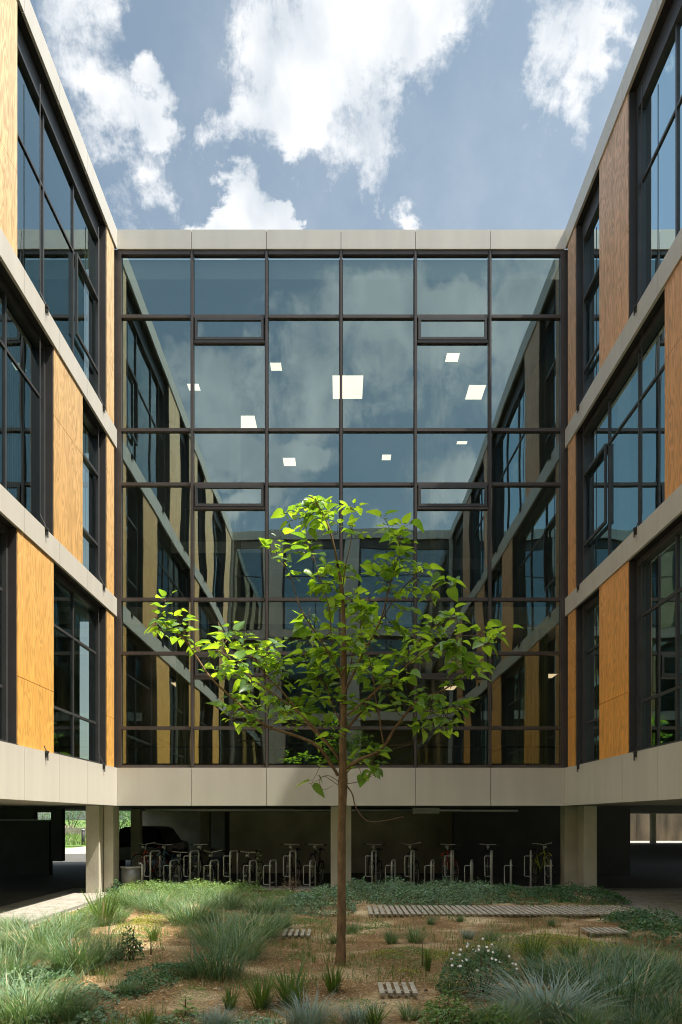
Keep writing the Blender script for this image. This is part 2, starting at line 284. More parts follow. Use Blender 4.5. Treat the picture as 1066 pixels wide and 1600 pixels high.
# ------------------------------------------------------------------ mesh helpers
class MB:
    def __init__(s): s.v = []; s.f = []; s.smooth = False
    def box(s, x0, x1, y0, y1, z0, z1):
        if x0 > x1: x0, x1 = x1, x0
        if y0 > y1: y0, y1 = y1, y0
        n = len(s.v)
        s.v += [(x0, y0, z0), (x1, y0, z0), (x1, y1, z0), (x0, y1, z0), (x0, y0, z1), (x1, y0, z1), (x1, y1, z1), (x0, y1, z1)]
        s.f += [(n, n+3, n+2, n+1), (n+4, n+5, n+6, n+7), (n, n+1, n+5, n+4), (n+1, n+2, n+6, n+5), (n+2, n+3, n+7, n+6), (n+3, n, n+4, n+7)]
        return s
    def poly(s, pts):
        n = len(s.v); s.v += [tuple(p) for p in pts]; s.f.append(tuple(range(n, n + len(pts)))); return s
    def tube(s, pts, rad, n=8, caps=True):
        pts = [Vector(p) for p in pts]
        if not isinstance(rad, (list, tuple)): rad = [rad] * len(pts)
        base = len(s.v); up = Vector((0, 0, 1)); prev = None
        for i, p in enumerate(pts):
            t = (pts[min(i+1, len(pts)-1)] - pts[max(i-1, 0)]).normalized()
            if prev is None: a = t.cross(up if abs(t.z) < .9 else Vector((1, 0, 0))).normalized()
            else: a = (prev - t * prev.dot(t)).normalized()
            prev = a; b = t.cross(a)
            for k in range(n):
                an = 2 * math.pi * k / n; s.v.append(tuple(p + (a * math.cos(an) + b * math.sin(an)) * rad[i]))
        for i in range(len(pts) - 1):
            for k in range(n):
                k2 = (k + 1) % n; s.f.append((base + i*n + k, base + i*n + k2, base + (i+1)*n + k2, base + (i+1)*n + k))
        if caps:
            s.f.append(tuple(base + k for k in reversed(range(n)))); s.f.append(tuple(base + (len(pts)-1)*n + k for k in range(n)))
        s.smooth = True
        return s
    def ring(s, c, ax, R_, r, n=28, m=6):
        ax = Vector(ax).normalized(); a = ax.cross(Vector((0, 0, 1)) if abs(ax.z) < .9 else Vector((1, 0, 0))).normalized(); b = ax.cross(a); c = Vector(c); base = len(s.v)
        for i in range(n):
            t = 2*math.pi*i/n; d = a*math.cos(t) + b*math.sin(t)
            for k in range(m):
                u = 2*math.pi*k/m; s.v.append(tuple(c + d*(R_ + r*math.cos(u)) + ax*(r*math.sin(u))))
        for i in range(n):
            for k in range(m):
                s.f.append((base+i*m+k, base+((i+1)%n)*m+k, base+((i+1)%n)*m+(k+1)%m, base+i*m+(k+1)%m))
        s.smooth = True
        return s
    def build(s, name, m, parent=None, origin=None, bevel=0):
        o = Vector((0, 0, 0))
        if parent is not None:
            o = parent_world(parent)
        if origin is not None and parent is None: o = Vector(origin)
        me = bpy.data.meshes.new(name); me.from_pydata([(x-o.x, y-o.y, z-o.z) for x, y, z in s.v], [], s.f)
        me.materials.append(m if not isinstance(m, str) else mt[m]); me.update()
        if s.smooth: me.shade_smooth()
        ob = bpy.data.objects.new(name, me); C.objects.link(ob)
        if parent is not None: ob.parent = parent
        elif origin is not None: ob.location = o
        if bevel:
            b = ob.modifiers.new('bevel', 'BEVEL'); b.width = bevel; b.segments = 2; b.limit_method = 'ANGLE'
        return ob
def parent_world(p):
    o = Vector((0, 0, 0))
    while p is not None: o += Vector(p.location); p = p.parent
    return o
def tag(o, label=None, cat=None, group=None, kind=None):
    if label: o['label'] = label
    if cat: o['category'] = cat
    if group: o['group'] = group
    if kind: o['kind'] = kind
    return o
def empty(name, loc, label, cat, group=None):
    o = bpy.data.objects.new(name, None); C.objects.link(o); o.location = loc; o.empty_display_size = .3
    return tag(o, label, cat, group)
def copy_tree(o, parent=None):
    c = o.copy(); C.objects.link(c); c.parent = parent
    for ch in list(o.children): copy_tree(ch, c)
    return c
def gp(px, py):                                        # a ground point from where it stands in the photograph
    Y = EYE * FPX / (py - HY); return ((px - CX) / FPX * Y, Y)
def pt(px, py, Y): return Vector(((px - CX) / FPX * Y, Y, EYE + (HY - py) / FPX * Y))

# ------------------------------------------------------------------ the courtyard building: wings
HW = 5.14
ZB = [(2.0, 2.87), (6.34, 6.75), (10.2, 10.62), (14.78, 15.22)]        # cladding bands
FL = [(2.87, 6.34), (6.75, 10.2), (10.62, 14.78)]                      # window storeys
HEAD = [6.22, 10.08, 14.38]
MOD = [17.55 - 1.61 * k for k in range(12)]
TR = [[5.32, 3.79], [9.22, 7.66], [13.06, 11.45]]

def facade(root, P, modules, rows, joints, woodmat, corner, glassmat, jz, band_end, casements=(), slim=()):
    """P(u, d, z) -> world point; modules: edges along the facade; rows[f]: 'W' / 'P' per module."""
    def bx(mb, u0, u1, d0, d1, z0, z1):
        a = P(u0, d0, z0); b = P(u1, d1, z1); mb.box(a[0], b[0], a[1], b[1], z0, z1)
    names = ['sill_cladding', 'floor_band', 'floor_band', 'parapet']
    for i, (z0, z1) in enumerate(ZB):
        mb = MB(); bk = MB()
        js = sorted(joints); edges = [band_end[0]] + [j for j in js if band_end[0] < j < band_end[1]] + [band_end[1]]
        for a, b in zip(edges, edges[1:]):
            bx(mb, a + .005, b - .005, 0, .05, z0, z1)
        bx(bk, band_end[0], band_end[1], .052, .42, z0 + .012, z1 - .012)
        if i == 3: bx(mb, band_end[0], band_end[1], .055, .5, z1 - .01, z1 + .025)
        band = mb.build(names[i], 'clad', root); bk.build('band_backing', 'dark', band)
    for f in range(3):
        z0, z1 = FL[f]; hd = HEAD[f]
        n = len(rows[f]); k = 0
        while k < n:
            t = rows[f][k]; k2 = k
            while k2 < n and rows[f][k2] == t: k2 += 1
            u1, u0 = modules[k], modules[k2]
            if t == 'P':
                mb = MB(); zj = jz[f] + (.0 if k % 2 else .25 * (f == 2))
                bx(mb, u0 + .004, u1 - .004, .03, .075, z0 + .01, zj - .005); bx(mb, u0 + .004, u1 - .004, .03, .075, zj + .005, z1 - .012)
                o = mb.build('wood_panel', woodmat, root)
                b = MB(); bx(b, u0, u1, .077, .42, z0, z1); b.build('panel_backing', 'dark', o)
            else:
                w = MB()
                bx(w, u0, u0 + .10, .17, .30, z0, z1); bx(w, u1 - .10, u1, .17, .30, z0, z1)      # jambs
                bx(w, u0 + .10, u1 - .10, .17, .30, hd, z1); bx(w, u0 + .10, u1 - .10, .17, .30, z0, z0 + .07)
                tr = [z for z in TR[f] if not (f == 1 and k2 - k > 1 and z == 7.66) and not (f == 2 and z == 11.45)]
                cols = list(range(k, k2))
                ed = [u1 - .10] + [modules[q] for q in range(k + 1, k2)] + [u0 + .10]
                for e in ed[1:-1]: bx(w, e - .026, e + .026, .212, .298, z0 + .07, hd)
                for a, b in zip(ed, ed[1:]):
                    for z in tr: bx(w, b + .026, a - .026, .216, .285, z - .024, z + .024)
                root_w = w.build('window', 'frame', root)
                r = MB()                                                                             # reveal linings
                bx(r, u0 - .002, u0 + .02, .045, .168, z0 + .005, z1 - .013); r.build('reveal', 'reveal', root_w); r = MB()
                bx(r, u1 - .02, u1 + .002, .045, .168, z0 + .005, z1 - .013); r.build('reveal', 'reveal', root_w)
                s = MB(); bx(s, u0, u1, .02, .169, z0 + .003, z0 + .02); s.build('sill', 'frame', root_w)
                zs = [z0 + .07] + sorted(tr) + [hd]
                for q, (a, b) in enumerate(zip(ed, ed[1:])):
                    for za, zb in zip(zs, zs[1:]):
                        g = MB(); A = P(b, .24, za); B = P(a, .24, zb)
                        if abs(A[0] - B[0]) < 1e-6: pts = [(A[0], A[1], za), (A[0], B[1], za), (A[0], B[1], zb), (A[0], A[1], zb)]
                        else: pts = [(A[0], A[1], za), (B[0], A[1], za), (B[0], A[1], zb), (A[0], A[1], zb)]
                        g.poly(pts); g.build('pane', glassmat, root_w)
                    if (f, cols[q]) in casements:
                        c = MB(); lo = [zz for zz in zs if zz < zs[-2]][-1] if f != 0 else zs[1]
                        lo = 7.66 if f == 1 else 11.45; hi = 9.22 if f == 1 else 13.06
                        aa, bb = b + .03, a - .03
                        bx(c, aa, bb, .150, .20, hi - .06, hi + .005); bx(c, aa, bb, .150, .20, lo - .03, lo + .03)
                        bx(c, aa, aa + .055, .152, .20, lo + .03, hi - .06); bx(c, bb - .055, bb, .152, .20, lo + .03, hi - .06)
                        c.build('casement', 'frame', root_w)
                # blind guide rods
            k = k2
    # guide rods and their brackets on every band
    for u in (17.2, 13.86, 10.55, 7.2, 3.9):
        if not (band_end[0] < u < band_end[1]) or band_end[1] < 15: continue
        for f in range(3):
            zb = FL[f][0]; mb = MB()
            bx(mb, u - .03, u + .03, -.03, 0, zb - .10, zb - .01); bx(mb, u - .012, u + .012, -.045, -.03, zb - .16, zb - .02)
            bx(mb, u - .045, u + .045, -.045, .0, zb - .03, zb + .012)
            a = Vector(P(u, -.012, zb + .01)); b = Vector(P(u, .10, zb + .25)); t = Vector(P(u, .10, HEAD[f] + .1))
            mb.tube([a, b, t], .008, 6); mb.smooth = False
            mb.build('blind_guide', 'reveal', root)

def interior(root, x0, x1, y0, y1, wallmat, curtains=()):
    for zf, zt in ((2.42, 2.84), (6.36, 6.73), (10.22, 10.60), (14.3, 14.76)):
        m = MB(); m.box(x0, x1, y0, y1, zf, zt); m.build('floor_slab', 'ceil', root)

# left wing
lw = empty('office_wing', (-10, 9, 0), 'sunlit left office wing with bright orange wood panels and pale metal bands', 'building', 'wings around the courtyard')
PL = lambda u, d, z: (-(HW + d), u, z)
JL = [16.13, 14.55, 12.92, 11.3, 9.7, 8.1, 6.5, 4.9, 3.3, 1.7]
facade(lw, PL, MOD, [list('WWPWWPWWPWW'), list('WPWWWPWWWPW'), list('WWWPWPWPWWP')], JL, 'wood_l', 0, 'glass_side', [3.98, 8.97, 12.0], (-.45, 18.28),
       casements={(1, 0), (2, 0)})
# right wing
rw = empty('office_wing', (10, 9, 0), 'shaded right office wing with rusty brown wood panels and grey metal bands', 'building', 'wings around the courtyard')
PR = lambda u, d, z: (HW + d, u, z)
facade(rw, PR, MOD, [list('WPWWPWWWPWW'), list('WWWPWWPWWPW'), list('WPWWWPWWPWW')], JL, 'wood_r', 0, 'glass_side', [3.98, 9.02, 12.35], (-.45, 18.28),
       casements={(1, 0), (2, 0)})
for root, sg, wm in ((lw, -1, 'wood_l'), (rw, 1, 'wood_r')):
    def sb(mb, d0, d1, y0, y1, z0, z1): mb.box(sg * (HW + d0), sg * (HW + d1), y0, y1, z0, z1); return mb
    for f in range(3):                                  # narrow wood strip at the corner
        z0, z1 = FL[f]; zj = [3.98, 7.8, 11.9][f]
        m = MB(); sb(m, .03, .075, 17.57, 18.14, z0 + .01, zj - .004); sb(m, .03, .075, 17.57, 18.14, zj + .004, z1 - .012)
        o = m.build('wood_panel', wm, root); b = MB(); sb(b, .077, .42, 17.56, 18.4, z0, z1); b.build('panel_backing', 'dark', o)
    m = MB(); sb(m, .06, 9.8, -.6, 18.26, 2.0 + .006, 2.40); m.build('soffit', 'soffit', root)
    for zf, zt in ((2.42, 2.85), (6.22, 6.72), (10.08, 10.60), (14.3, 14.76)):
        m = MB(); sb(m, .43, 9.8, -.6, 18.26, zf, zt); m.build('floor_slab', 'ceil', root)
    m = MB(); sb(m, 5.2, 5.35, -.6, 18.26, 2.86, 14.29); m.build('interior_wall', 'inwall', root)
    m = MB(); sb(m, 9.8, 9.95, -.6, 18.26, 2.0, 15.2); m.build('outer_wall', 'clad', root)
    m = MB(); sb(m, .45, 9.79, -.6, 18.26, 14.77, 14.95); m.build('roof', 'dark', root)
    for y in (1.2, 4.4, 7.6, 10.9, 14.1, 17.4):         # cross walls between the rooms
        m = MB()
        for f in range(3): sb(m, .75, 5.19, y - .06, y + .06, [2.86, 6.73, 10.61][f], [6.2, 10.06, 14.29][f])
        m.build('cross_wall', 'olive', root)
    for y, f in ((16.6, 0), (15.3, 0), (10.2, 0), (13.3, 1), (5.3, 1), (16.9, 2), (12.0, 2)):
        m = MB(); 
        for q in range(14):
            yy = y + q * .045; sb(m, .50 + .03 * (q % 2), .53 + .03 * (q % 2), yy, yy + .047, [2.9, 6.8, 10.7][f], [6.1, 9.95, 14.1][f])
        m.build('curtain', 'curtain', root)
    for y in ([0.6, 6.6, 12.6] if sg < 0 else [0.6, 6.6, 12.6]):
        m = MB(); sb(m, .5, .8, y, y + .3, 0, 2.0); m.build('column', 'conc', root, bevel=.01)
    # rooflight upstand and handrail are out of sight; the storeys end in the parapet

# corner columns
def column(root, x0, x1, y0, y1): m = MB(); m.box(x0, x1, y0, y1, -.05, 2.003); m.build('column', 'conc', root, bevel=.012)
column(lw, -5.87, -5.56, 18.30, 18.98)
column(rw, 5.67, 5.98, 18.60, 19.08)

# ------------------------------------------------------------------ back wing: the glazed front
bw = empty('office_wing', (0, 24, 0), 'fully glazed back wing facing the camera with a grid of dark brown mullions', 'building', 'wings around the courtyard')
XE = [-HW + 2 * HW / 6 * i for i in range(7)]
ROWS = [2.94, 3.79, 5.51, 6.75, 9.40, 10.65, 13.26, 14.68]
def mbx(x0, x1, y0, y1, z0, z1): return MB().box(x0, x1, y0, y1, z0, z1)
for nm, z0, z1, fy in (('parapet', 14.78, 15.22, Y0 - .03), ('sill_cladding', 2.0, 2.87, Y0 - .03)):
    m = MB()
    for i in range(6): m.box(XE[i] + (.006 if i else .004), XE[i+1] - (.006 if i < 5 else .004), fy, fy + .05, z0, z1)
    if nm == 'parapet': m.box(-HW, HW, fy + .055, fy + .5, z1 - .01, z1 + .02)
    o = m.build(nm, 'clad', bw); mbx(-HW + .002, HW - .002, fy + .052, fy + .3, z0 + .01, z1 - .012).build('cladding_backing', 'dark', o)
g = MB()
for i, x in enumerate(XE):
    w = .034
    a, b = (x - w, x + w) if 0 < i < 6 else ((x - .02, x + .09) if i == 0 else (x - .09, x + .02))
    g.box(a, b, Y0, Y0 + .16, 2.87, 14.78)
for i in range(6):
    a = XE[i] + (.045 if i else .09); b = XE[i+1] - (.045 if i < 5 else .09)
    for z in ROWS[1:-1]: g.box(a, b, Y0 + .006, Y0 + .15, z - .036, z + .036)
    g.box(a, b, Y0 + .006, Y0 + .15, 14.68, 14.78); g.box(a, b, Y0 + .006, Y0 + .15, 2.87, 2.94)
    if i in (1, 4):
        for z in (4.95, 8.85, 12.68): g.box(a, b, Y0 + .006, Y0 + .15, z - .03, z + .03)
g.build('mullion_grid', 'brown', bw)
for sx in (-1, 1): mbx(sx * 5.162, sx * 5.60, 18.29, 18.47, 2.875, 14.775).build('corner_trim', 'brown', bw)
# slim glazing beads standing proud on the verticals
m = MB()
for x in XE[1:-1]: m.box(x - .012, x + .012, Y0 - .02, Y0, 2.9, 14.75)
m.build('cover_cap', 'brown', bw)
for i in range(6):
    a = XE[i] + .045; b = XE[i+1] - .045
    for j, (z0, z1) in enumerate(zip(ROWS, ROWS[1:])):
        zz0, zz1 = z0 + .036, z1 - .036
        if i in (1, 4) and j in (1, 3, 5):
            zr = {1: 4.95, 3: 8.85, 5: 12.68}[j]
            v = MB(); va, vb = a + .02, b - .02; q0, q1 = zr + .035, zz1
            v.box(va, vb, Y0 - .005, Y0 + .06, q0, q0 + .06); v.box(va, vb, Y0 - .005, Y0 + .06, q1 - .06, q1)
            v.box(va, va + .06, Y0 - .004, Y0 + .06, q0 + .06, q1 - .06); v.box(vb - .06, vb, Y0 - .004, Y0 + .06, q0 + .06, q1 - .06)
            vo = v.build('vent_window', 'frame', bw)
            MB().poly([(va + .06, Y0 + .03, q0 + .06), (vb - .06, Y0 + .03, q0 + .06), (vb - .06, Y0 + .03, q1 - .06), (va + .06, Y0 + .03, q1 - .06)]).build('vent_pane', 'glass', vo)
            zz1 = zr - .03
        MB().poly([(a, Y0 + .07, zz0), (b, Y0 + .07, zz0), (b, Y0 + .07, zz1), (a, Y0 + .07, zz1)]).build('glass_pane', 'glass', bw)
# inside the back wing
for nm, b, k in (('roof_slab', (-HW - .3, HW + .3, Y0 + .3, 30, 14.3, 14.76), 'ceil'), ('floor_slab', (-HW - .3, HW + .3, Y0 + .5, 30, 6.3, 6.7), 'ceil'),
              ('floor_slab', (-HW - .3, HW + .3, Y0 + .3, 30, 2.42, 2.84), 'floor_in'), ('gallery_slab', (-HW - .3, HW + .3, 27.2, 30, 10.2, 10.6), 'ceil'),
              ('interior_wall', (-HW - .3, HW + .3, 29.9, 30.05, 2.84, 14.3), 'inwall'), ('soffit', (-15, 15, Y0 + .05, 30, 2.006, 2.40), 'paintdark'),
              ('end_wall', (-HW - .5, -HW - .32, Y0 + .4, 30, 2.84, 14.9), 'inwall'), ('end_wall', (HW + .32, HW + .5, Y0 + .4, 30, 2.84, 14.9), 'inwall')):
    mbx(*b).build(nm, k, bw)
for z, y in ((10.2, 25.5),):
    o = mbx(-HW - .3, -.6, y, 27.19, z + .02, z + .38).build('gallery_slab', 'clad', bw)
    m = MB(); 
    for k in range(10): m.box(-5 + k * .48, -4.98 + k * .48, y, y + .02, z + .38, z + 1.4)
    m.box(-5.1, -.6, y, y + .03, z + 1.4, z + 1.44); m.build('balustrade', 'steeldk', o)
mbx(2.2, 2.35, Y0 + 1.4, 27, 6.71, 14.29).build('partition', 'olive', bw)
mbx(-4.9, -2.2, 26.4, 26.5, 2.85, 6.29).build('partition', 'olive', bw); mbx(.6, 3.6, 27.0, 27.1, 2.85, 6.29).build('partition', 'olive', bw)
m = MB()                                              # guard rail and its posts inside the lowest panes
for i in range(6):
    a = XE[i] + .05; b = XE[i+1] - .05; m.box(a, b, Y0 + .2, Y0 + .23, 3.35, 3.385)
    if i in (2, 3, 4, 5): mm = (a + b) / 2 + .05; m.box(mm - .03, mm + .03, Y0 + .2, Y0 + .24, 2.9, 3.34)
m.build('guard_rail', 'reveal', bw)
for x in (-3.9, -1.0, 1.9, 4.3):
    m = MB()
    for q in range(12): m.box(x + q * .05, x + q * .05 + .052, Y0 + .5 + .03 * (q % 2), Y0 + .53 + .03 * (q % 2), 2.9, 6.2)
    if x in (-3.9, 4.3): m.build('curtain', 'curtain', bw)
for x in (-3.0, 2.75):
    m = MB(); m.tube([(x, 22.5, 2.84), (x, 22.5, 6.3)], .17, 16); m.build('interior_column', 'conc', bw)
    m = MB(); m.tube([(x, 22.5, 6.7), (x, 22.5, 14.3)], .17, 16); m.build('interior_column', 'conc', bw)
column(bw, -5.545, -5.32, 18.60, 19.10)
column(bw, -.245, .245, 18.95, 19.25)
column(bw, 5.37, 5.74, 19.1, 19.5)
# undercroft walls
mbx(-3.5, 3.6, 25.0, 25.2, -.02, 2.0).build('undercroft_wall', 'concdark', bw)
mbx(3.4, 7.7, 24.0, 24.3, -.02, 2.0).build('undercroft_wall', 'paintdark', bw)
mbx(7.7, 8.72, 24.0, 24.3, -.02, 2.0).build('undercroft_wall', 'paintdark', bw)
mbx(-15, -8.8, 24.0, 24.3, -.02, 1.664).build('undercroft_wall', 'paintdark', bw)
m = MB(); m.box(-15, -8.85, 24.0, 24.3, 1.80, 2.0); m.box(-15, -8.95, 24.0, 24.3, 1.66, 1.80)
m = MB(); m.box(-15, -9.25, 24.02, 24.28, 1.668, 2.004); m.box(-8.75, -8.42, 24.01, 24.3, .42, 2.004); m.box(-9.24, -8.75, 24.02, 24.28, 1.9, 2.004); m.build('wall_head', 'paintdark', bw)
mbx(-6.34, -6.06, 24.0, 24.3, -.02, 2.0).build('column', 'concdark', bw)
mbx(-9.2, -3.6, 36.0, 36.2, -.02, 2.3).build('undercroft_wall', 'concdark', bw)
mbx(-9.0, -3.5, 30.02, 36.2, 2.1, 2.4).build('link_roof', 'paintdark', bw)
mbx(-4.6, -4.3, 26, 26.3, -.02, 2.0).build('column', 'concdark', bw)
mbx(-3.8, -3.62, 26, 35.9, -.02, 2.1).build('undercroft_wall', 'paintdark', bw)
m = MB()                                              # service pipes under the soffit
for y, x0, x1 in ((20.4, -5.0, -1.2), (21.3, -4.7, 3.2), (22.5, -5, 5)): m.tube([(x0, y, 1.93), (x1, y, 1.93)], .035, 8)
m.build('service_pipe', 'steeldk', bw)
mbx(1.9, 2.6, 21.0, 21.3, 1.84, 1.99).build('service_box', 'steeldk', bw)
mbx(5.2, 15, 18.27, 58, 2.5, 3.1).build('deck_slab', 'paintdark', bw) if False else None
dk = MB(); dk.box(8.0, 34, 30.003, 57.5, 2.08, 2.7); dk.build('deck_slab', 'paintdark', bw)
dk = MB(); dk.tube([(21.55, 55, 0), (21.55, 55, 2.08)], .22, 18); dk.build('round_column', 'conc', bw)

# ------------------------------------------------------------------ rear wing behind the camera (seen mirrored in the glass)
rr = empty('office_wing', (0, -6, 0), 'grey wing across the courtyard, seen only mirrored in the big glass front', 'building', 'wings around the courtyard')
PB = lambda u, d, z: (u, -.5 - d, z)
EDG = [5.1, 3.4, 2.1, .9, .2, -1.25, -2.7, -3.7, -5.1]
facade(rr, PB, EDG, [list('WWWPWWPW'), list('WWWPWWPW'), list('WWWPWWPW')], [XE[i] for i in range(1, 6)], 'clad', 0, 'glass_side', [3.98, 8.97, 12.2], (-5.1, 5.1))
for sx in (-1, 1): mbx(sx * 5.07, sx * 5.62, -.95, -.452, 2.0, 15.2).build('corner_post', 'clad', rr)
mbx(-5.1, 5.1, -9, -.56, 2.006, 2.4).build('soffit', 'soffit', rr)
for zf, zt in ((2.42, 2.85), (6.22, 6.72), (10.08, 10.60), (14.3, 14.76)): mbx(-5.1, 5.1, -9, -.94, zf, zt).build('floor_slab', 'ceil', rr)
mbx(-5.1, 5.1, -9.2, -9.02, 0, 15.2).build('outer_wall', 'clad', rr)
mbx(-5.14, -5.0, -9, -.95, 2.86, 14.29).build('end_wall', 'inwall', rr); mbx(5.0, 5.14, -9, -.95, 2.86, 14.29).build('end_wall', 'inwall', rr); mbx(-5.0, 5.0, -6, -5.9, 2.86, 14.29).build('interior_wall', 'inwall', rr)
mbx(-4.8, -4.4, -1.4, -1.0, 0, 2.0).build('column', 'conc', rr); mbx(4.4, 4.8, -1.4, -1.0, 0, 2.0).build('column', 'conc', rr)

# ------------------------------------------------------------------ ceiling lights
def light(name_label, px0, px1, py0, py1, H, mat='light'):
    s0 = (HY - py0) / (H - EYE); s1 = (HY - py1) / (H - EYE); Ya, Yb = FPX / s0, FPX / s1; Ym = (Ya + Yb) / 2
    xa = (px0 - CX) / FPX * Ym; xb = (px1 - CX) / FPX * Ym
    r = empty('ceiling_light', ((xa + xb) / 2, Ym, H), name_label, 'ceiling light', 'lit ceiling panels behind the glass')
    m = MB(); t = .025
    m.box(xa - t, xb + t, Ya - t, Ya, H - .03, H - .001); m.box(xa - t, xb + t, Yb, Yb + t, H - .03, H - .001)
    m.box(xa - t, xa, Ya, Yb, H - .03, H - .001); m.box(xb, xb + t, Ya, Yb, H - .03, H - .001); m.build('light_frame', 'ceil', r)
    mbx(xa, xb, Ya, Yb, H - .022, H - .002).build('diffuser', mat, r)
    if H < 6:
        w = MB(); w.tube([((xa + xb) / 2, Ym, H), ((xa + xb) / 2, Ym, 6.3)], .01, 6); w.build('hanger', 'reveal', r)
T = 14.3
light('largest square ceiling light, shining either side of the central mullion on the top floor', 520, 567, 585, 622, T)
light('small square light high in the third bay, left of the biggest light', 423, 440, 565, 578, T)
light('slanted square light at the lower edge of the second bay on the top floor', 371, 400, 648, 669, T)
light('narrow light beside the first mullion, half hidden by it on the top floor', 294, 312, 598, 609, T)
light('small square light high in the fifth bay under the vent window', 697, 717, 550, 564, T)
light('larger slanted light near the right mullion of the fifth bay', 730, 756, 600, 623, T)
light('small light below the top floor rail in the third bay', 443, 462, 714, 727, T)
light('small light below the top floor rail in the fourth bay', 597, 611, 709, 718, T)
light('thin slit of light just under the rail in the fifth bay', 714, 730, 688, 693, T)
light('warm flat light beside the lower left mullion on the lowest glazed floor', 272, 300, 1065, 1074, 5.6, 'lightw')
light('warm flat light behind the right branches of the tree', 682, 712, 1070, 1077, 5.6, 'lightw')
light('warm flat light in the far right bay of the lowest glazed floor', 838, 867, 1051, 1058, 5.2, 'lightw')
def slight(label, x0, x1, y0, y1, H):
    r = empty('ceiling_light', ((x0 + x1) / 2, (y0 + y1) / 2, H), label, 'ceiling light', 'lit ceiling panels behind the glass')
    mbx(x0, x1, y0, y1, H - .03, H - .004).build('diffuser', 'light', r); m = MB(); m.box(x0 - .02, x1 + .02, y0 - .02, y0, H - .035, H - .002); m.box(x0 - .02, x1 + .02, y1, y1 + .02, H - .035, H - .002); m.build('light_frame', 'ceil', r)
slight('ceiling light inside the middle floor of the right wing', 6.35, 6.75, 14.9, 15.5, 10.08)
slight('ceiling light inside the middle floor of the left wing', -7.1, -6.5, 13.4, 14.0, 10.08)

# paper sheets stuck inside the right ground storey window
def sheet(label, y0, y1, z0, z1):
    m = mbx(5.36 + .035, 5.36 + .038, y0, y1, z0, z1); o = m.build('paper_sheet', 'paper', None, ((5.397), (y0 + y1) / 2, z0)); tag(o, label, 'paper', 'paper sheets behind the right window')
sheet('large pale paper sheet taped inside the lower right window', 13.1, 13.85, 4.22, 5.02)
sheet('small pale paper sheet inside the window beside the right orange panel', 16.15, 16.45, 3.98, 4.3)
sheet('lower small sheet beneath the large one in the lower right window', 12.9, 13.3, 3.05, 3.45)

# ------------------------------------------------------------------ ground
def hmap(x, y):
    return .03 + .05 * mnoise.noise(Vector((x * .7, y * .7, 3))) + .03 * mnoise.noise(Vector((x * 2.1, y * 2.1, 9))) + .012 * mnoise.noise(Vector((x * 7, y * 7, 1)))
m = MB(); m.poly([(-900, -900, -.06), (900, -900, -.06), (900, 1500, -.06), (-900, 1500, -.06)])
tag(m.build('ground', 'lawn'), kind='structure')
m = MB(); m.poly([(-16, -10, -.012), (34, -10, -.012), (34, 64, -.012), (-16, 64, -.012)])
tag(m.build('pavement', 'pave'), kind='structure')
m = MB(); m.poly([(-15.5, 0, -.006), (-6.6, 0, -.006), (-6.6, 19.6, -.006), (14, 19.6, -.006), (14, 23.9, -.006), (28, 40, -.006), (28, 57, -.006), (-15.5, 38, -.006)])
tag(m.build('undercroft_floor', 'asphalt'), kind='structure')
# planting bed
def bedx(y): return -5.0, 5.35 + .25 * min(1, max(0, (y - 10) / 6))
m = MB(); ny, nx = 190, 120
for j in range(ny + 1):
    y = .3 + (18.95 - .3) * j / ny; a, b = bedx(y)
    for i in range(nx + 1):
        x = a + (b - a) * i / nx; e = min(1, (x - a) / .15, (b - x) / .15, (18.95 - y) / .15)
        m.v.append((x, y, -.03 + e * (.03 + hmap(x, y))))
for j in range(ny):
    for i in range(nx): n = j * (nx + 1) + i; m.f.append((n, n+1, n+nx+2, n+nx+1))
m.smooth = True
tag(m.build('mulch_bed', 'mulch'), kind='structure')
# steel edging
m = MB(); m.box(-5.05, -5.01, .3, 18.9, -.05, .035); tag(m.build('bed_edging', 'steeldk', None, (-5.03, 9, 0)), 'thin steel edging between the left paving and the planting bed', 'edging')

def ground_z(x, y): return max(0, hmap(x, y))
# chips
def chips(name, mat, n, size, label, seed, ymin=4.5, ymax=18.5):
    r = random.Random(seed); m = MB()
    for _ in range(n):
        y = ymin + (ymax - ymin) * r.random() ** 1.6; x = r.uniform(max(-4.9, -.45 * y), min(5.2, .45 * y)); z = ground_z(x, y) + r.uniform(.0, .015)
        l = size * r.uniform(.5, 1.5); w = l * r.uniform(.12, .35); an = r.uniform(0, math.pi); ca, sa = math.cos(an), math.sin(an); t = r.uniform(-.3, .6) * l
        p = [(-l, -w, 0), (l, -w, t), (l, w, t + w * .5), (-l, w, w * .5)]
        m.poly([(x + a * ca - b * sa, y + a * sa + b * ca, z + c) for a, b, c in p])
    tag(m.build(name, mat), label, 'mulch', kind='stuff')
chips('bark_mulch', 'chip', 26000, .014, 'loose brown bark chips covering the planting bed', 5)
chips('straw_litter', 'straw', 9000, .012, 'pale straw bits strewn over the bark mulch', 6)

def litter():
    r = random.Random(61); m = MB()
    for _ in range(260):
        y = 5 + 12 * r.random() ** 1.3; x = r.uniform(-.4 * y, .4 * y); x = max(-4.8, min(5.1, x)); l = r.uniform(.03, .07)
        leaf6(m, Vector((x, y, ground_z(x, y) + .02)), Vector((r.uniform(-1, 1), r.uniform(-1, 1), r.uniform(-.2, .3))), Vector((r.gauss(0, .4), r.gauss(0, .4), 1)), l, l * .7, .4, .3)
    tag(m.build('leaf_litter', 'chip'), 'dry fallen leaves scattered over the mulch', 'leaf litter', kind='stuff')

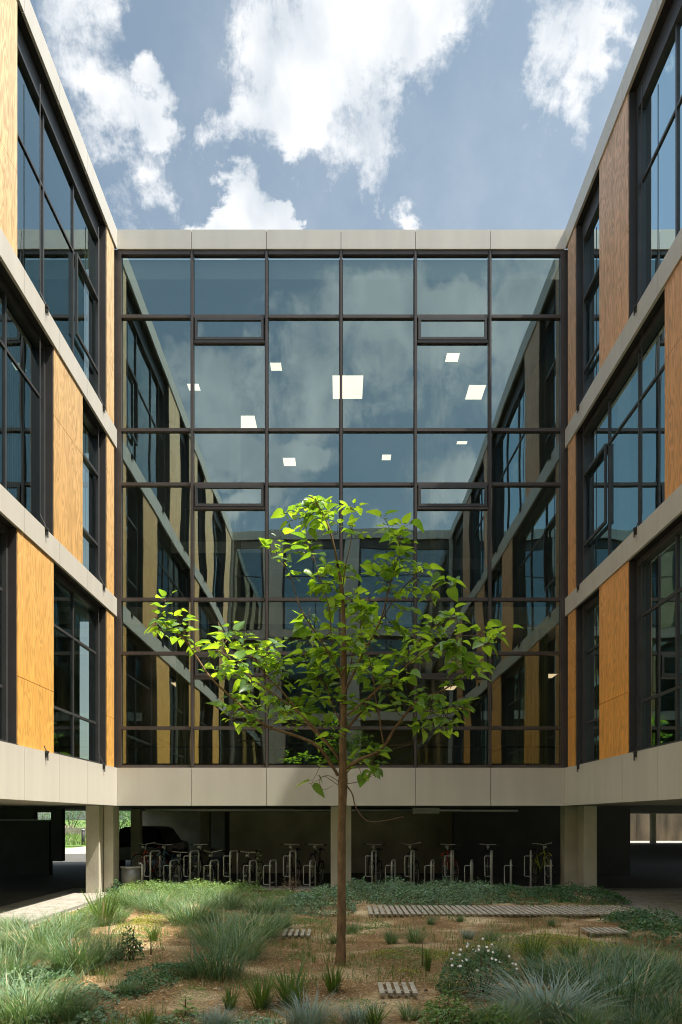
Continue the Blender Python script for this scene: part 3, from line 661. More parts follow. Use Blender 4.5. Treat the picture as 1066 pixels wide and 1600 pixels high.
# ------------------------------------------------------------------ plants
def blade(m, base, az, lean, h, w, r, segs=5, curl=1.0):
    d = Vector((math.cos(az), math.sin(az), 0)); side = Vector((-d.y, d.x, 0)); p = Vector(base); n = len(m.v); th = lean
    st = h / segs
    for i in range(segs + 1):
        t = i / segs; ww = w * (1 - t ** 1.6) * (.6 + .8 * min(1, t * 3)) * .5
        if i == segs: ww = .0006
        m.v.append(tuple(p - side * ww)); m.v.append(tuple(p + side * ww))
        p = p + (d * math.sin(th) + Vector((0, 0, 1)) * math.cos(th)) * st; th += curl * (.5 + t) / segs
    for i in range(segs): q = n + 2 * i; m.f.append((q, q+1, q+3, q+2))
def tuft_mesh(name, n, h, spread, w, seed, curl, mat, leanmax=.5):
    r = random.Random(seed); m = MB(); m.smooth = True
    for _ in range(n):
        a = r.uniform(0, 2*math.pi); q = math.sqrt(r.random()); b = (math.cos(a) * q * spread, math.sin(a) * q * spread, -.02)
        blade(m, b, a + r.gauss(0, .7), r.random() * leanmax + q * .15, h * r.uniform(.45, 1.1), w * r.uniform(.6, 1.3), r, curl=curl * r.uniform(.4, 1.5))
    me = bpy.data.meshes.new(name); me.from_pydata(m.v, [], m.f); me.materials.append(mt[mat]); me.shade_smooth()
    return me
TUFT = {'tall': [tuft_mesh('tall_grass', 560, .58, .24, .0065, s, 1.5, 'blade_blue', .6) for s in (1, 2, 3, 13)],
        'dark': [tuft_mesh('dark_grass', 520, .58, .27, .0065, s, 1.7, 'blade_dark', .7) for s in (4, 5, 14)],
        'sedge': [tuft_mesh('sedge', 110, .42, .06, .013, s, .55, 'blade_green', .55) for s in (6, 7)],
        'iris': [tuft_mesh('iris', 60, .55, .09, .026, s, .4, 'blade_green', .4) for s in (12,)],
        'silver': [tuft_mesh('silver_grass', 420, .36, .09, .005, s, 1.3, 'blade_silver', .8) for s in (8, 9)],
        'fescue': [tuft_mesh('fescue', 200, .28, .06, .005, s, .8, 'blade_blue', .7) for s in (10, 11)]}
def plant(kind, px, py, hpx, label, name=None, wide=1.0, group=None, k=0):
    x, y = gp(px, py); h0 = {'tall': .62, 'dark': .62, 'sedge': .42, 'iris': .55, 'silver': .36, 'fescue': .28}[kind]
    s = (hpx / FPX * y) / (h0 * .92); me = TUFT[kind][k % len(TUFT[kind])]
    o = bpy.data.objects.new(name or {'tall': 'tall_grass_clump', 'dark': 'tall_grass_clump', 'sedge': 'sedge_tuft', 'iris': 'iris_plant', 'silver': 'silver_grass_tuft', 'fescue': 'fescue_tuft'}[kind], me)
    C.objects.link(o); o.location = (x, y, ground_z(x, y) if abs(x) < 5.3 else 0); o.rotation_euler = (0, 0, rnd.uniform(0, 6.28)); o.scale = (s * wide, s * wide, s)
    tag(o, label, 'grass clump' if kind in ('tall', 'dark', 'fescue', 'silver', 'sedge') else 'plant', group or 'grasses in the planting bed')
    return o
PLANTS = [
 ('tall', 40, 1600, 105, 'blue green grass clump in the bottom left corner of the bed', 1.3),
 ('tall', -5, 1540, 90, 'grass clump cut off by the left edge above the corner clump', 1.2),
 ('tall', 60, 1495, 75, 'wide loose grass clump near the left paving', 1.4),
 ('tall', 15, 1490, 50, 'low grass clump at the left edge beside the paving', 1.5),
 ('tall', 118, 1522, 92, 'upright grass clump left of the small sapling', 1.0),
 ('dark', 168, 1508, 85, 'narrow dark grass clump beside the small sapling', .6),
 ('tall', 105, 1470, 60, 'pale grass clump behind the upright left clump', 1.2),
 ('tall', 170, 1448, 42, 'small grass clump beside the iris by the left paving', 1.3),
 ('tall', 345, 1480, 66, 'broad grass clump left of the short slatted step', 1.4),
 ('tall', 395, 1468, 62, 'big rounded grass clump just left of the short slatted step', 1.4),
 ('tall', 300, 1445, 55, 'grass clump at the back of the left mass, nearest the bicycles', 1.5),
 ('dark', 335, 1530, 85, 'front grass clump of the middle left mass', 1.0),
 ('tall', 370, 1500, 70, 'central grass clump in the middle left mass', 1.2),
 ('tall', 250, 1425, 40, 'feathery grass clump below the bicycle hoops at left', 1.8),
 ('tall', 205, 1418, 38, 'feathery grass clump beside the left corner column', 1.6),
 ('tall', 350, 1420, 40, 'feathery grass clump below the tall weed', 1.6),
 ('tall', 410, 1430, 38, 'thin grass clump right of the feathery ones near the weed', 1.4),
 ('sedge', 408, 1578, 62, 'arching pale sedge, the left one of the front pair', 1.0),
 ('sedge', 455, 1575, 72, 'dark green sedge, the right one of the front pair', 1.0),
 ('silver', 482, 1612, 72, 'silvery tuft at the bottom edge left of the trunk', 1.0),
 ('sedge', 521, 1556, 55, 'yellow green sedge right at the foot of the tree', .8),
 ('fescue', 524, 1476, 26, 'small tuft just left of the trunk behind its foot', 1.1),
 ('fescue', 612, 1480, 30, 'small dark tuft right of the trunk, left of a pair', 1.0),
 ('fescue', 648, 1478, 30, 'rounded small tuft right of the trunk, right of a pair', 1.3),
 ('sedge', 668, 1520, 42, 'thin upright sedge in bare mulch right of the trunk', .5),
 ('fescue', 673, 1447, 17, 'tiny tuft in front of the boardwalk, right of its left end', 1.0),
 ('fescue', 719, 1444, 16, 'tiny tuft standing against the middle of the boardwalk', 1.0),
 ('silver', 731, 1470, 20, 'little silver tuft in front of the boardwalk', 1.2),
 ('fescue', 768, 1476, 32, 'green tuft right of the little silver one', 1.1),
 ('fescue', 862, 1450, 16, 'tiny tuft under the right half of the boardwalk', 1.0),
 ('sedge', 833, 1512, 56, 'medium sedge behind the white flowering shrub', 1.1),
 ('dark', 770, 1510, 48, 'dark tuft left of the medium sedge, behind the white flowers', 1.0),
 ('silver', 860, 1600, 90, 'large silvery green clump spilling over the bottom edge at right', 1.6),
 ('dark', 955, 1575, 118, 'biggest dark arching grass clump in the right foreground', 1.2),
 ('dark', 900, 1545, 78, 'dark grass clump left of the biggest arching one', 1.2),
 ('dark', 1010, 1540, 85, 'dark grass clump right of the biggest arching one', 1.1),
 ('dark', 1048, 1600, 82, 'dark grass clump in the bottom right corner', 1.2),
 ('dark', 1000, 1618, 60, 'short dark clump at the bottom edge near the right corner', 1.2),
 ('tall', 905, 1625, 75, 'pale grass tuft at the bottom edge between the large clumps', 1.2),
 ('sedge', 585, 1612, 40, 'thin low sedge at the bottom edge right of the trunk', 1.2),
 ('sedge', 700, 1560, 30, 'thin sedge between the slatted step and the white flowers', 1.0),
 ('sedge', 240, 1475, 30, 'sparse sedge in the sunlit mulch at left', 1.0),
 ('sedge', 230, 1618, 40, 'thin sedge at the bottom edge left of the small rosette', 1.2),
]
PLANTS += [
 ('silver', 560, 1605, 45, 'silvery tuft at the bottom edge just right of the trunk line', 1.2),
 ('fescue', 640, 1600, 34, 'blue green tuft below the nearest slatted step', 1.3),
 ('silver', 340, 1612, 44, 'silvery tuft at the bottom edge between the rosette and the sedges', 1.2),
 ('tall', 100, 1600, 70, 'loose grass clump right of the bottom left corner clump', 1.1),
 ('tall', 20, 1455, 32, 'feathery grass on the edge of the left paving', 1.6),
 ('tall', 435, 1455, 42, 'thin feathery grass between the left mass and the trunk', 1.0),
 ('tall', 315, 1410, 34, 'feathery grass right under the bicycle hoops left of the weed', 1.7),
 ('tall', 270, 1400, 28, 'furthest feathery grass close to the bicycle rail on the left', 1.7),
 ('dark', 850, 1535, 60, 'dark grass clump directly behind the large silvery green one', 1.2),
 ('dark', 1055, 1545, 70, 'dark grass clump cut by the right edge of the view', 1.2),
 ('dark', 960, 1510, 48, 'low dark clump behind the biggest arching grass', 1.4),
 ('tall', 790, 1620, 70, 'pale feathery clump at the bottom edge right of the light leafy plants', 1.2),
 ('dark', 725, 1520, 34, 'small dark tuft left of the flowering shrub', 1.1),
 ('sedge', 890, 1500, 38, 'yellowish sedge between the dark clumps and the small right step', 1.2),
 ('fescue', 550, 1462, 22, 'tiny tuft right of the trunk at the left end of the boardwalk', 1.2),
 ('sedge', 360, 1580, 40, 'thin sedge left of the front sedge pair', 1.0),
 ('fescue', 200, 1560, 30, 'small tuft on the dark creeping mat at left', 1.2),
]
for i, p in enumerate(PLANTS): plant(p[0], p[1], p[2], p[3], p[4], wide=p[5], k=i)
plant('iris', 160, 1452, 62, 'broad leaved iris with upright blades by the left paving', k=0)

def leaf6(m, c, d, up, l, w, fold=.15, droop=.2, heart=False):
    """a pointed leaf folded along its midrib"""
    d = d.normalized(); s = d.cross(up).normalized(); nrm = s.cross(d).normalized(); n = len(m.v)
    def q(a, b, z): m.v.append(tuple(c + d * (a * l) + s * (b * w) + nrm * z))
    fz = fold * w
    if heart:
        prof = [(0, 0), (-.08, .26), (.08, .46), (.30, .50), (.55, .38), (.78, .20), (1.0, 0)]
        for a, b in prof: q(a, 0, -droop * l * max(0, a) ** 2)
        for sg in (1, -1):
            for a, b in prof[1:-1]: q(a, b * sg, fz * b * 2 - droop * l * max(0, a) ** 2)
        k = len(prof)
        for sgi in (0, 1):
            o = n + k + sgi * (k - 2)
            seq = [(n, n+1, o)] + [(n+i, n+i+1, o+i, o+i-1) for i in range(1, k-2)] + [(n+k-2, n+k-1, o+k-3)]
            for t in seq: m.f.append(t if sgi == 0 else tuple(reversed(t)))
    else:
        q(0, 0, 0); q(.45, .5, fz - droop * l * .2); q(.5, 0, -droop * l * .25); q(.45, -.5, fz - droop * l * .2); q(1, 0, -droop * l)
        m.f += [(n, n+1, n+2), (n+1, n+4, n+2), (n, n+2, n+3), (n+2, n+4, n+3)]

litter()
def cover(name, mat, label, blobs, h, leaf, dens, seed, cat='ground cover', kind='stuff', flowers=None):
    r = random.Random(seed); m = MB()
    for (px, py, wpx, dpx, hh) in blobs:               # centre, half width and half depth in photo pixels on the ground
        x, y = gp(px, py); rx = wpx / FPX * y; y1 = EYE * FPX / (py - dpx - HY) if py - dpx > HY + 5 else y + 1; ry = abs(y1 - y)
        n = int(dens * rx * ry * 3.14)
        for _ in range(n):
            a = r.uniform(0, 6.283); q = math.sqrt(r.random()); X = x + math.cos(a) * q * rx * (1 + .15 * math.sin(a * 5)); Yy = y + math.sin(a) * q * ry
            dome = hh * h * (1 - q ** 2.5) * (.6 + .6 * (mnoise.noise(Vector((X * 3.5, Yy * 3.5, seed))) + .5))
            z = ground_z(X, Yy) + max(.005, dome * r.uniform(.55, 1.05))
            d = Vector((r.uniform(-1, 1), r.uniform(-1, 1), r.uniform(-.2, .7))); up = Vector((r.gauss(0, .35), r.gauss(0, .35), 1))
            l = leaf * r.uniform(.6, 1.4); leaf6(m, Vector((X, Yy, z)), d, up, l, l * .7)
    return m
def stuffcover(name, mat, label, *a, **k):
    m = cover(name, mat, label, *a, **k); o = m.build(name, mat); tag(o, label, 'ground cover', kind='stuff'); return o
stuffcover('strawberry_cover', 'cover_grey', 'dense grey green leafy ground cover along the bicycle stands', [(510, 1414, 55, 16, 1), (470, 1418, 40, 12, .8), (620, 1404, 60, 14, 1.1), (700, 1402, 60, 14, 1), (660, 1410, 80, 10, .9), (560, 1400, 40, 10, 1), (750, 1402, 40, 12, 1)], .30, .045, 900, 21)
stuffcover('dark_creeper', 'cover_dark', 'dark green creeping cover reaching the right corner columns', [(800, 1404, 45, 12, .9), (905, 1404, 60, 11, .9), (860, 1401, 30, 9, .7), (945, 1408, 30, 7, .7), (1020, 1450, 50, 15, 1), (985, 1448, 40, 10, 1), (1045, 1475, 50, 22, 1)], .26, .045, 800, 22)
stuffcover('sunny_creeper', 'cover_lt', 'light green leafy cover in the sun below the left hoops', [(230, 1402, 60, 14, 1), (300, 1402, 70, 14, 1), (370, 1402, 50, 12, .9), (190, 1415, 30, 14, 1), (150, 1440, 40, 14, .8), (100, 1455, 40, 12, .7), (440, 1410, 30, 12, .6)], .30, .04, 800, 23)
stuffcover('low_thyme', 'cover_dark', 'low dark creeping mat in the left foreground mulch', [(245, 1535, 50, 22, .6), (210, 1555, 35, 14, .5), (285, 1525, 35, 14, .5), (70, 1545, 40, 20, .8)], .16, .035, 1500, 24)
stuffcover('grey_thyme', 'cover_grey', 'grey green creeping mat in the bottom left foreground', [(110, 1585, 60, 28, .9), (150, 1610, 40, 18, .8), (30, 1550, 40, 26, .9), (245, 1610, 50, 10, .5), (400, 1618, 60, 12, .5)], .2, .035, 1700, 25)
stuffcover('yellow_stonecrop', 'cover_yel', 'yellow green mossy stonecrop patches in the sun', [(215, 1452, 34, 9, .6), (235, 1440, 30, 7, .6), (130, 1433, 30, 7, .8), (605, 1500, 30, 8, .4), (690, 1500, 40, 10, .5), (880, 1478, 60, 14, .9), (640, 1525, 20, 6, .5), (860, 1495, 50, 16, .9), (790, 1490, 60, 12, .8), (940, 1485, 40, 12, .8)], .10, .022, 2200, 26)
stuffcover('mossy_cover', 'cover_lt', 'thin green weeds dotted over the brown mulch', [(180, 1480, 60, 16, .9), (480, 1450, 40, 10, .8), (430, 1540, 50, 12, .7), (720, 1540, 50, 16, 1.0), (930, 1560, 60, 20, .9), (1000, 1500, 50, 16, 1.0), (300, 1560, 30, 10, .5), (560, 1580, 40, 14, .5), (330, 1440, 60, 12, .9),(640, 1498, 50, 12, .6), (560, 1460, 30, 9, .5), (590, 1450, 25, 7, .5), (610, 1512, 60, 8, .4), (470, 1500, 30, 10, .4), (860, 1405, 30, 9, .4), (300, 1600, 30, 8, .3), (800, 1475, 50, 12, .6)], .10, .022, 1100, 27)
# scattered single blades of grass over the whole bed
r = random.Random(31); m = MB(); m.smooth = True
for _ in range(11000):
    y = 4.8 + 13.6 * r.random() ** 1.3; x = r.uniform(max(-4.9, -.45*y), min(5.2, .45*y))
    v = mnoise.noise(Vector((x * .9, y * .9, 17)))
    if v < -.08 + .12 * r.random(): continue
    for _k in range(3): blade(m, (x + r.gauss(0, .02), y + r.gauss(0, .02), ground_z(x, y) - .01), r.uniform(0, 6.28), r.uniform(.1, .7), r.uniform(.05, .17), .005, r, 3, .8)
tag(m.build('sparse_grass', 'blade_green'), 'sparse short grass sprouting through the mulch', 'grass', kind='stuff')

def leafy_shrub(name, mat, px, py, wpx, hpx, label, seed, n=900, leaf=.05, flowers=0, cat='shrub'):
    x, y = gp(px, py); s = y / FPX; rx = wpx * s / 2; h = hpx * s; r = random.Random(seed)
    root = empty(name, (x, y, ground_z(x, y)), label, cat, 'leafy plants in the planting bed'); z0 = ground_z(x, y)
    m = MB(); st = MB(); tips = []
    for i in range(16):
        a = r.uniform(0, 6.28); q = math.sqrt(r.random()) * .8; tip = Vector((x + math.cos(a) * q * rx, y + math.sin(a) * q * rx, z0 + h * r.uniform(.55, 1.0) * (1 - q * q * .5))); tips.append(tip)
        st.tube([(x + math.cos(a) * q * rx * .3, y + math.sin(a) * q * rx * .3, z0 - .02), ((x * .3 + tip.x * .7), (y * .3 + tip.y * .7), z0 + (tip.z - z0) * .6), tip], [.006, .004, .002], 5)
    for _ in range(n):
        a = r.uniform(0, 6.28); q = math.sqrt(r.random()); b = math.cos(a) * q * rx, math.sin(a) * q * rx
        top = h * math.sqrt(max(0, 1 - q * q)) * (.7 + .5 * (mnoise.noise(Vector((b[0] * 9, b[1] * 9, seed))) + .3)); z = z0 + top * (1 - .8 * r.random() ** 2)
        d = Vector((b[0] + r.gauss(0, .3 * rx + .02), b[1] + r.gauss(0, .3 * rx + .02), r.gauss(.0, .06))); l = leaf * r.uniform(.6, 1.3)
        leaf6(m, Vector((x + b[0], y + b[1], z)), d if d.length > .001 else Vector((1, 0, 0)), Vector((r.gauss(0, .4), r.gauss(0, .4), 1)), l, l * .75)
    m.build('foliage', mat, root); st.build('stem', 'twig', root)
    if flowers:
        for i in range(flowers):
            a = r.uniform(0, 6.28); q = math.sqrt(r.random()) * .95; c = Vector((x + math.cos(a) * q * rx, y + math.sin(a) * q * rx, z0 + h * math.sqrt(max(0, 1 - q*q)) * r.uniform(.85, 1.1) + .02))
            fm = MB(); ny_ = Vector((r.gauss(0, .3), -1 + r.gauss(0, .3), r.uniform(.5, 1.2))).normalized()
            s1 = ny_.cross(Vector((0, 0, 1))).normalized(); s2 = ny_.cross(s1)
            for k in range(5):
                an = k * 2 * math.pi / 5; leaf6(fm, c, s1 * math.cos(an) + s2 * math.sin(an), ny_, .016, .014, .1, .1)
            fm.build('flower', 'petal', root)
    return root
leafy_shrub('flowering_shrub', 'cover_dark', 750, 1555, 130, 75, 'dark leafy shrub dotted with small white flowers right of the slatted step', 41, 2600, .03, 30)
leafy_shrub('leafy_plant', 'cover_lt', 700, 1618, 85, 60, 'light green leafy plant at the bottom edge below the white flowers', 42, 1500, .03)
leafy_shrub('leafy_plant', 'cover_lt', 770, 1622, 70, 40, 'light green leafy plant at the bottom edge left of the silvery clump', 45, 900, .03)
leafy_shrub('leafy_plant', 'cover_lt', 965, 1440, 22, 20, 'small light green plant at the right end of the boardwalk', 43, 160, .05)
leafy_shrub('leafy_plant', 'cover_dark', 178, 1412, 26, 36, 'dark bushy plant right at the left corner column', 44, 200, .06)
leafy_shrub('red_shrub', 'chip', 455, 1398, 40, 26, 'reddish brown dry plant in front of the bicycle hoops left of the centre column', 46, 240, .03)
leafy_shrub('red_shrub', 'chip', 558, 1394, 28, 18, 'reddish brown dry plant just right of the centre column', 47, 140, .03)

def stalk_plant(px, py, hpx, label, seed, mat='cover_lt', leaf=.10, name='weed_stalk', bend=0):
    x, y = gp(px, py); s = y / FPX; h = hpx * s; z0 = ground_z(x, y) - .02; r = random.Random(seed)
    root = empty(name, (x, y, z0), label, 'plant', 'leafy plants in the planting bed')
    P = [Vector((x + bend * h * t * t, y, z0 + h * t)) for t in (0, .3, .6, .85, 1)]
    MB().tube(P, [.009, .008, .006, .004, .002], 6).build('stem', 'twig', root); m = MB()
    n = 16
    for i in range(n):
        t = .08 + .9 * i / n; c = Vector((x + bend * h * t * t, y, z0 + h * t)); a = i * 2.4 + r.random()
        d = Vector((math.cos(a), math.sin(a), .35)); l = leaf * (1.1 - .75 * t) * r.uniform(.8, 1.2); leaf6(m, c + d * .01, d, Vector((0, 0, 1)), l, l * .55, .2, .4)
    m.build('foliage', mat, root)
stalk_plant(405, 1400, 78, 'tall single weed stalk rising in front of the bicycle hoops', 51, leaf=.13)
leafy_shrub('sapling', 'cover_dark', 206, 1506, 34, 56, 'small bushy sapling standing in the left mulch', 52, 420, .035, cat='sapling')
stalk_plant(183, 1512, 30, 'short dark twiggy sapling leaning left of the small bushy one', 53, 'cover_dark', .05, 'sapling', -.5)
stalk_plant(236, 1497, 38, 'thin leafy sapling right of the small bushy one', 54, 'cover_lt', .06, 'sapling')
stalk_plant(290, 1590, 34, 'little rosette of upright leaves in the front mulch', 55, 'cover_lt', .14, 'rosette_plant')
stalk_plant(660, 1515, 44, 'thin stalk beside the upright sedge in bare mulch', 56, 'cover_dark', .05)
stalk_plant(905, 1470, 26, 'thin green stalk left of the small right step', 57, 'cover_lt', .06)
stalk_plant(640, 1398, 28, 'leafy sprig above the ground cover in front of the right hoops', 58, 'cover_lt', .1)
stalk_plant(585, 1396, 30, 'leafy sprig beside the first hoop right of the centre column', 59, 'cover_grey', .1)

# slatted boards
def slats(label, x0, x1, y0, y1, pitch, w, z=.058, skew=0, name='slatted_step', cat='stepping board'):
    root = empty(name, ((x0+x1)/2, (y0+y1)/2, 0), label, cat, 'timber boards laid in the bed'); m = MB(); x = x0; r = random.Random(int(x0 * 100))
    while x < x1 - w * .5:
        q = r.uniform(-.012, .012); n = len(m.v); m.box(x, x + w, y0 + q, y1 + q, z, z + .025)
        if skew: m.v[n:] = [(a + (b - y0) * skew, b, c) for a, b, c in m.v[n:]]
        x += pitch
    m.build('slats', 'slat', root); b = MB(); 
    for t in (.5,): yy = y0 + (y1 - y0) * t; o = (yy - y0) * skew; b.box(x0 + .01 + o, x - pitch + w - .01 + o, yy - .03, yy + .03, z - .07, z - .001)
    b.build('bearer', 'slat', root)
slats('long slatted boardwalk crossing the right half of the bed', .48, 5.2, 13.5, 14.85, .103, .068, name='boardwalk', cat='boardwalk')
slats('short slatted step left of the trunk at mid distance', -.82, -.42, 11.0, 11.65, .085, .045)
slats('short slatted step right of the trunk, nearest the camera', .36, .72, 7.35, 7.85, .077, .045)
slats('short slatted step on the right, half hidden by dark grass', 3.55, 4.1, 11.3, 11.85, .085, .05)

# ------------------------------------------------------------------ the tree
TY = 8.95
tx, ty = gp(531, 1515)
tree = empty('catalpa_tree', (tx, TY, 0), 'young tree with large heart shaped green leaves standing alone in the middle of the bed', 'tree')
rt = random.Random(77)
def tp(px, py, dy=0): 
    return Vector(((px - CX) / FPX * TY * (1), TY + dy, EYE + (HY - py) / FPX * TY))
def smoothpath(P, n=4):
    out = []
    for i in range(len(P) - 1):
        p0, p1, p2, p3 = P[max(i-1, 0)], P[i], P[i+1], P[min(i+2, len(P)-1)]
        for k in range(n):
            t = k / n; out.append(.5 * ((2*p1) + (p2-p0)*t + (2*p0-5*p1+4*p2-p3)*t*t + (3*p1-p0-3*p2+p3)*t*t*t))
    out.append(P[-1]); return out
trunkP = [tp(531, 1525), tp(533, 1480), tp(534, 1400), tp(534, 1300), tp(536, 1220), tp(536, 1150), tp(538, 1050), tp(537, 960), tp(531, 900), tp(521, 850), tp(507, 805), tp(486, 775)]
tr_r = [.078, .054, .048, .046, .050, .036, .030, .022, .016, .012, .008, .004]
sp = smoothpath(trunkP, 4); rr_ = []
for i in range(len(sp)):
    t = i / 4; k = min(int(t), 10); rr_.append((tr_r[k] * (1 - (t-k)) + tr_r[min(k+1, 11)] * (t-k)) * (1 + .06 * mnoise.noise(sp[i] * 4)))
mtr = MB(); mtr.tube(sp, rr_, 14)
for i, v in enumerate(mtr.v): 
    d = mnoise.noise(Vector(v) * 14) * .007 + mnoise.noise(Vector((v[0] * 60, v[1] * 60, v[2] * 9))) * .004; mtr.v[i] = (v[0] + d, v[1] - d, v[2])
trunk = mtr.build('trunk', 'bark', tree)
LIMBS = [
 ([(528,1212,0),(500,1172,-.1),(470,1155,-.2),(420,1138,-.3),(385,1110,-.35),(345,1075,-.4),(320,1040,-.35),(300,1012,-.3),(270,990,-.3),(252,975,-.3)], .024),
 ([(530,1185,0),(490,1140,.1),(450,1090,.25),(410,1045,.35),(380,1005,.4),(348,988,.4)], .018),
 ([(534,1205,0),(560,1190,-.05),(598,1170,-.15),(622,1130,-.2),(650,1100,-.3),(690,1085,-.35),(728,1050,-.4),(760,1020,-.4)], .026),
 ([(538,1145,0),(566,1108,.05),(600,1062,.15),(650,1002,.3),(690,962,.4),(722,948,.45)], .02),
 ([(537,1085,0),(560,1040,-.1),(590,980,-.2),(610,920,-.25),(622,872,-.3),(612,845,-.3)], .016),
 ([(537,1065,0),(505,1005,-.1),(472,960,-.2),(452,900,-.2),(430,878,-.2)], .014),
 ([(534,925,0),(545,860,.05),(552,810,.1),(548,785,.1)], .009),
 ([(538,1120,0),(600,1075,-.3),(660,1030,-.45),(710,1010,-.5),(755,1015,-.5)], .014),
 ([(590,980,-.2),(630,920,-.1),(665,888,0),(695,905,.05)], .009),
 ([(536,1140,0),(515,1080,.3),(500,1030,.45),(485,980,.5),(480,930,.5)], .012),
 ([(537,1100,0),(545,1040,.35),(560,980,.5),(575,930,.55),(580,900,.5)], .012),
 ([(600,1168,-.15),(588,1110,-.3),(578,1050,-.45),(560,1000,-.5)], .012),
 ([(530,1190,0),(500,1150,-.3),(455,1110,-.5),(410,1080,-.6),(370,1045,-.6),(345,1030,-.55)], .015),
 ([(640,1112,-.25),(680,1120,-.3),(705,1110,-.3)], .008),
 ([(430,1140,-.3),(400,1140,-.3),(372,1118,-.3)], .007),
 ([(520,1010,.0),(515,960,-.15),(500,910,-.2),(490,870,-.2)], .009),
]
allpts = []
for i in range(6, len(sp)):
    if sp[i].z > 2.4: allpts.append(sp[i])
for pts, r0 in LIMBS:
    P = smoothpath([tp(*p) for p in pts], 4); n = len(P)
    P = [p + Vector((mnoise.noise(p * 3) * .02, mnoise.noise(p * 3 + Vector((5, 5, 5))) * .03, mnoise.noise(p * 3 + Vector((9, 1, 4))) * .02)) for p in P]
    P[0] = tp(*pts[0])
    MB().tube(P, [max(.0028, .82 * r0 * (1 - .85 * i / n)) for i in range(n)], 8).build('branch', 'bark', tree)
    allpts += P[3:]
# the bare hanging branch and lower twigs
for pts, r0 in (([(537,1222,0),(550,1240,-.1),(556,1262,-.15),(574,1283,-.2),(602,1282,-.2),(628,1276,-.2)], .009), ([(574,1283,-.2),(590,1289,-.2),(600,1285,-.2)], .004),
                ([(530,1228,0),(508,1214,-.1),(500,1222,-.15),(506,1235,-.15),(520,1228,-.1)], .004), ([(530,1222,0),(512,1213,-.2),(495,1222,-.2),(484,1226,-.2)], .004),
                ([(540,1225,0),(560,1222,-.1),(580,1214,-.2),(592,1212,-.2)], .005), ([(447,1150,-.3),(448,1175,-.3),(447,1202,-.3)], .003),
                ([(540,1210,0),(570,1180,.2),(620,1165,.4),(670,1150,.5)], .006), ([(600,1168,-.1),(640,1160,0),(690,1140,.1)], .005)):
    P = smoothpath([tp(*p) for p in pts], 4); MB().tube(P, [max(.002, r0 * (1 - .6 * i / len(P))) for i in range(len(P))], 6).build('branch', 'twig', tree)
CL = [(482,792,22,14),(506,806,24,12),(455,804,18,5),(470,820,20,7),(545,790,20,7),(557,815,18,5),(512,832,22,7),
 (436,873,16,4),(452,860,22,6),(490,880,28,9),(468,905,20,5),(500,912,25,7),(530,872,25,6),(540,910,25,9),
 (585,848,18,5),(625,850,22,8),(605,878,28,10),(640,888,28,9),(662,902,24,7),(690,905,18,4),(600,920,30,13),(560,930,30,13),(650,930,28,9),(575,962,30,13),(520,950,28,11),(490,960,25,8),(620,960,30,10),(545,985,28,10),
 (700,952,24,7),(722,950,16,4),(680,982,28,9),(652,975,22,5),
 (262,955,12,3),(252,985,12,3),(285,992,20,8),(310,1002,20,8),(350,982,18,6),(338,1004,18,5),(375,996,18,5),(432,1003,16,4),(402,1010,20,6),
 (350,1042,20,6),(380,1052,26,9),(420,1040,28,13),(460,1030,30,14),(490,1010,30,14),(520,1012,30,14),(402,1082,26,9),(440,1080,28,12),(480,1072,28,12),(370,1112,18,5),(400,1132,18,6),(430,1120,24,8),(460,1110,25,9),(500,1102,28,10),(520,1052,28,12),
 (560,1020,30,14),(600,1010,30,12),(640,1022,26,7),(580,1060,28,10),(620,1062,22,5),(602,1100,28,9),(570,1100,25,8),(640,1082,22,5),(680,1030,26,9),(710,1022,24,7),(740,1015,20,5),(762,1022,12,3),(690,1052,24,6),(730,1050,20,6),(752,1056,14,3),(680,1110,24,9),(702,1130,20,6),(660,1122,22,7),(640,1140,18,4),(700,1092,18,4),(714,1110,16,4),
 (562,1198,20,8),(592,1215,16,6),(575,1184,18,5),(488,1225,8,3),(540,1150,20,5),(500,1150,20,3),(475,1140,18,4),(545,1165,18,4)]
lf = MB(); tw = MB()
for cx, cy, rr0, n in CL:
    best = min(allpts, key=lambda p: (Vector((p.x, 0, p.z)) - Vector((tp(cx, cy).x, 0, tp(cx, cy).z))).length + rt.random() * .08 + abs(p.y - TY) * .02)
    n = int(n * (2.2 if cy < 935 else 2.9 if cy < 1140 else 1.3) + .5); nt_ = max(1, n // 5)
    for t in range(nt_):
        a = rt.uniform(0, 6.28); q = rt.random() ** .5 * (.75 if cx > 715 else 1)
        e = tp(cx + math.cos(a) * rr0 * q, cy + math.sin(a) * rr0 * q, 0); e.y = best.y + rt.gauss(0, .2)
        st = min(allpts, key=lambda p: (p - e).length + rt.random() * .1)
        mid = (st + e) * .5 + Vector((rt.gauss(0, .02), rt.gauss(0, .02), -.03 + rt.gauss(0, .02)))
        tw.tube([st, mid, e], [.004, .003, .0016], 5)
        per = n // nt_ + (1 if t < n % nt_ else 0)
        ax = (e - mid).normalized()
        for k in range(per):
            u = 1 - .85 * k / max(1, per); base = st.lerp(mid, u * 2) if u < .5 else mid.lerp(e, u * 2 - 1)
            ang = k * 2.2 + rt.random() * 1.2; out = Vector((math.cos(ang), math.sin(ang) * .9, rt.gauss(.05, .25)))
            out = (out + ax * .6).normalized(); l = rt.choice([.06, .07, .085, .10, .11, .13, .15, .18]) * rt.uniform(.85, 1.1) * (.75 if cy < 800 else 1)
            pe = base + out * rt.uniform(.03, .09) + Vector((0, 0, rt.uniform(-.01, .03)))
            tw.tube([base, pe], [.0018, .0012], 4)
            d = (out + Vector((0, 0, rt.uniform(-.55, .12)))).normalized(); up = Vector((rt.gauss(0, .35), rt.gauss(-.1, .35), 1))
            leaf6(lf, pe, d, up, l, l * rt.uniform(.66, .85), rt.uniform(.1, .35), rt.uniform(.05, .35), heart=True)
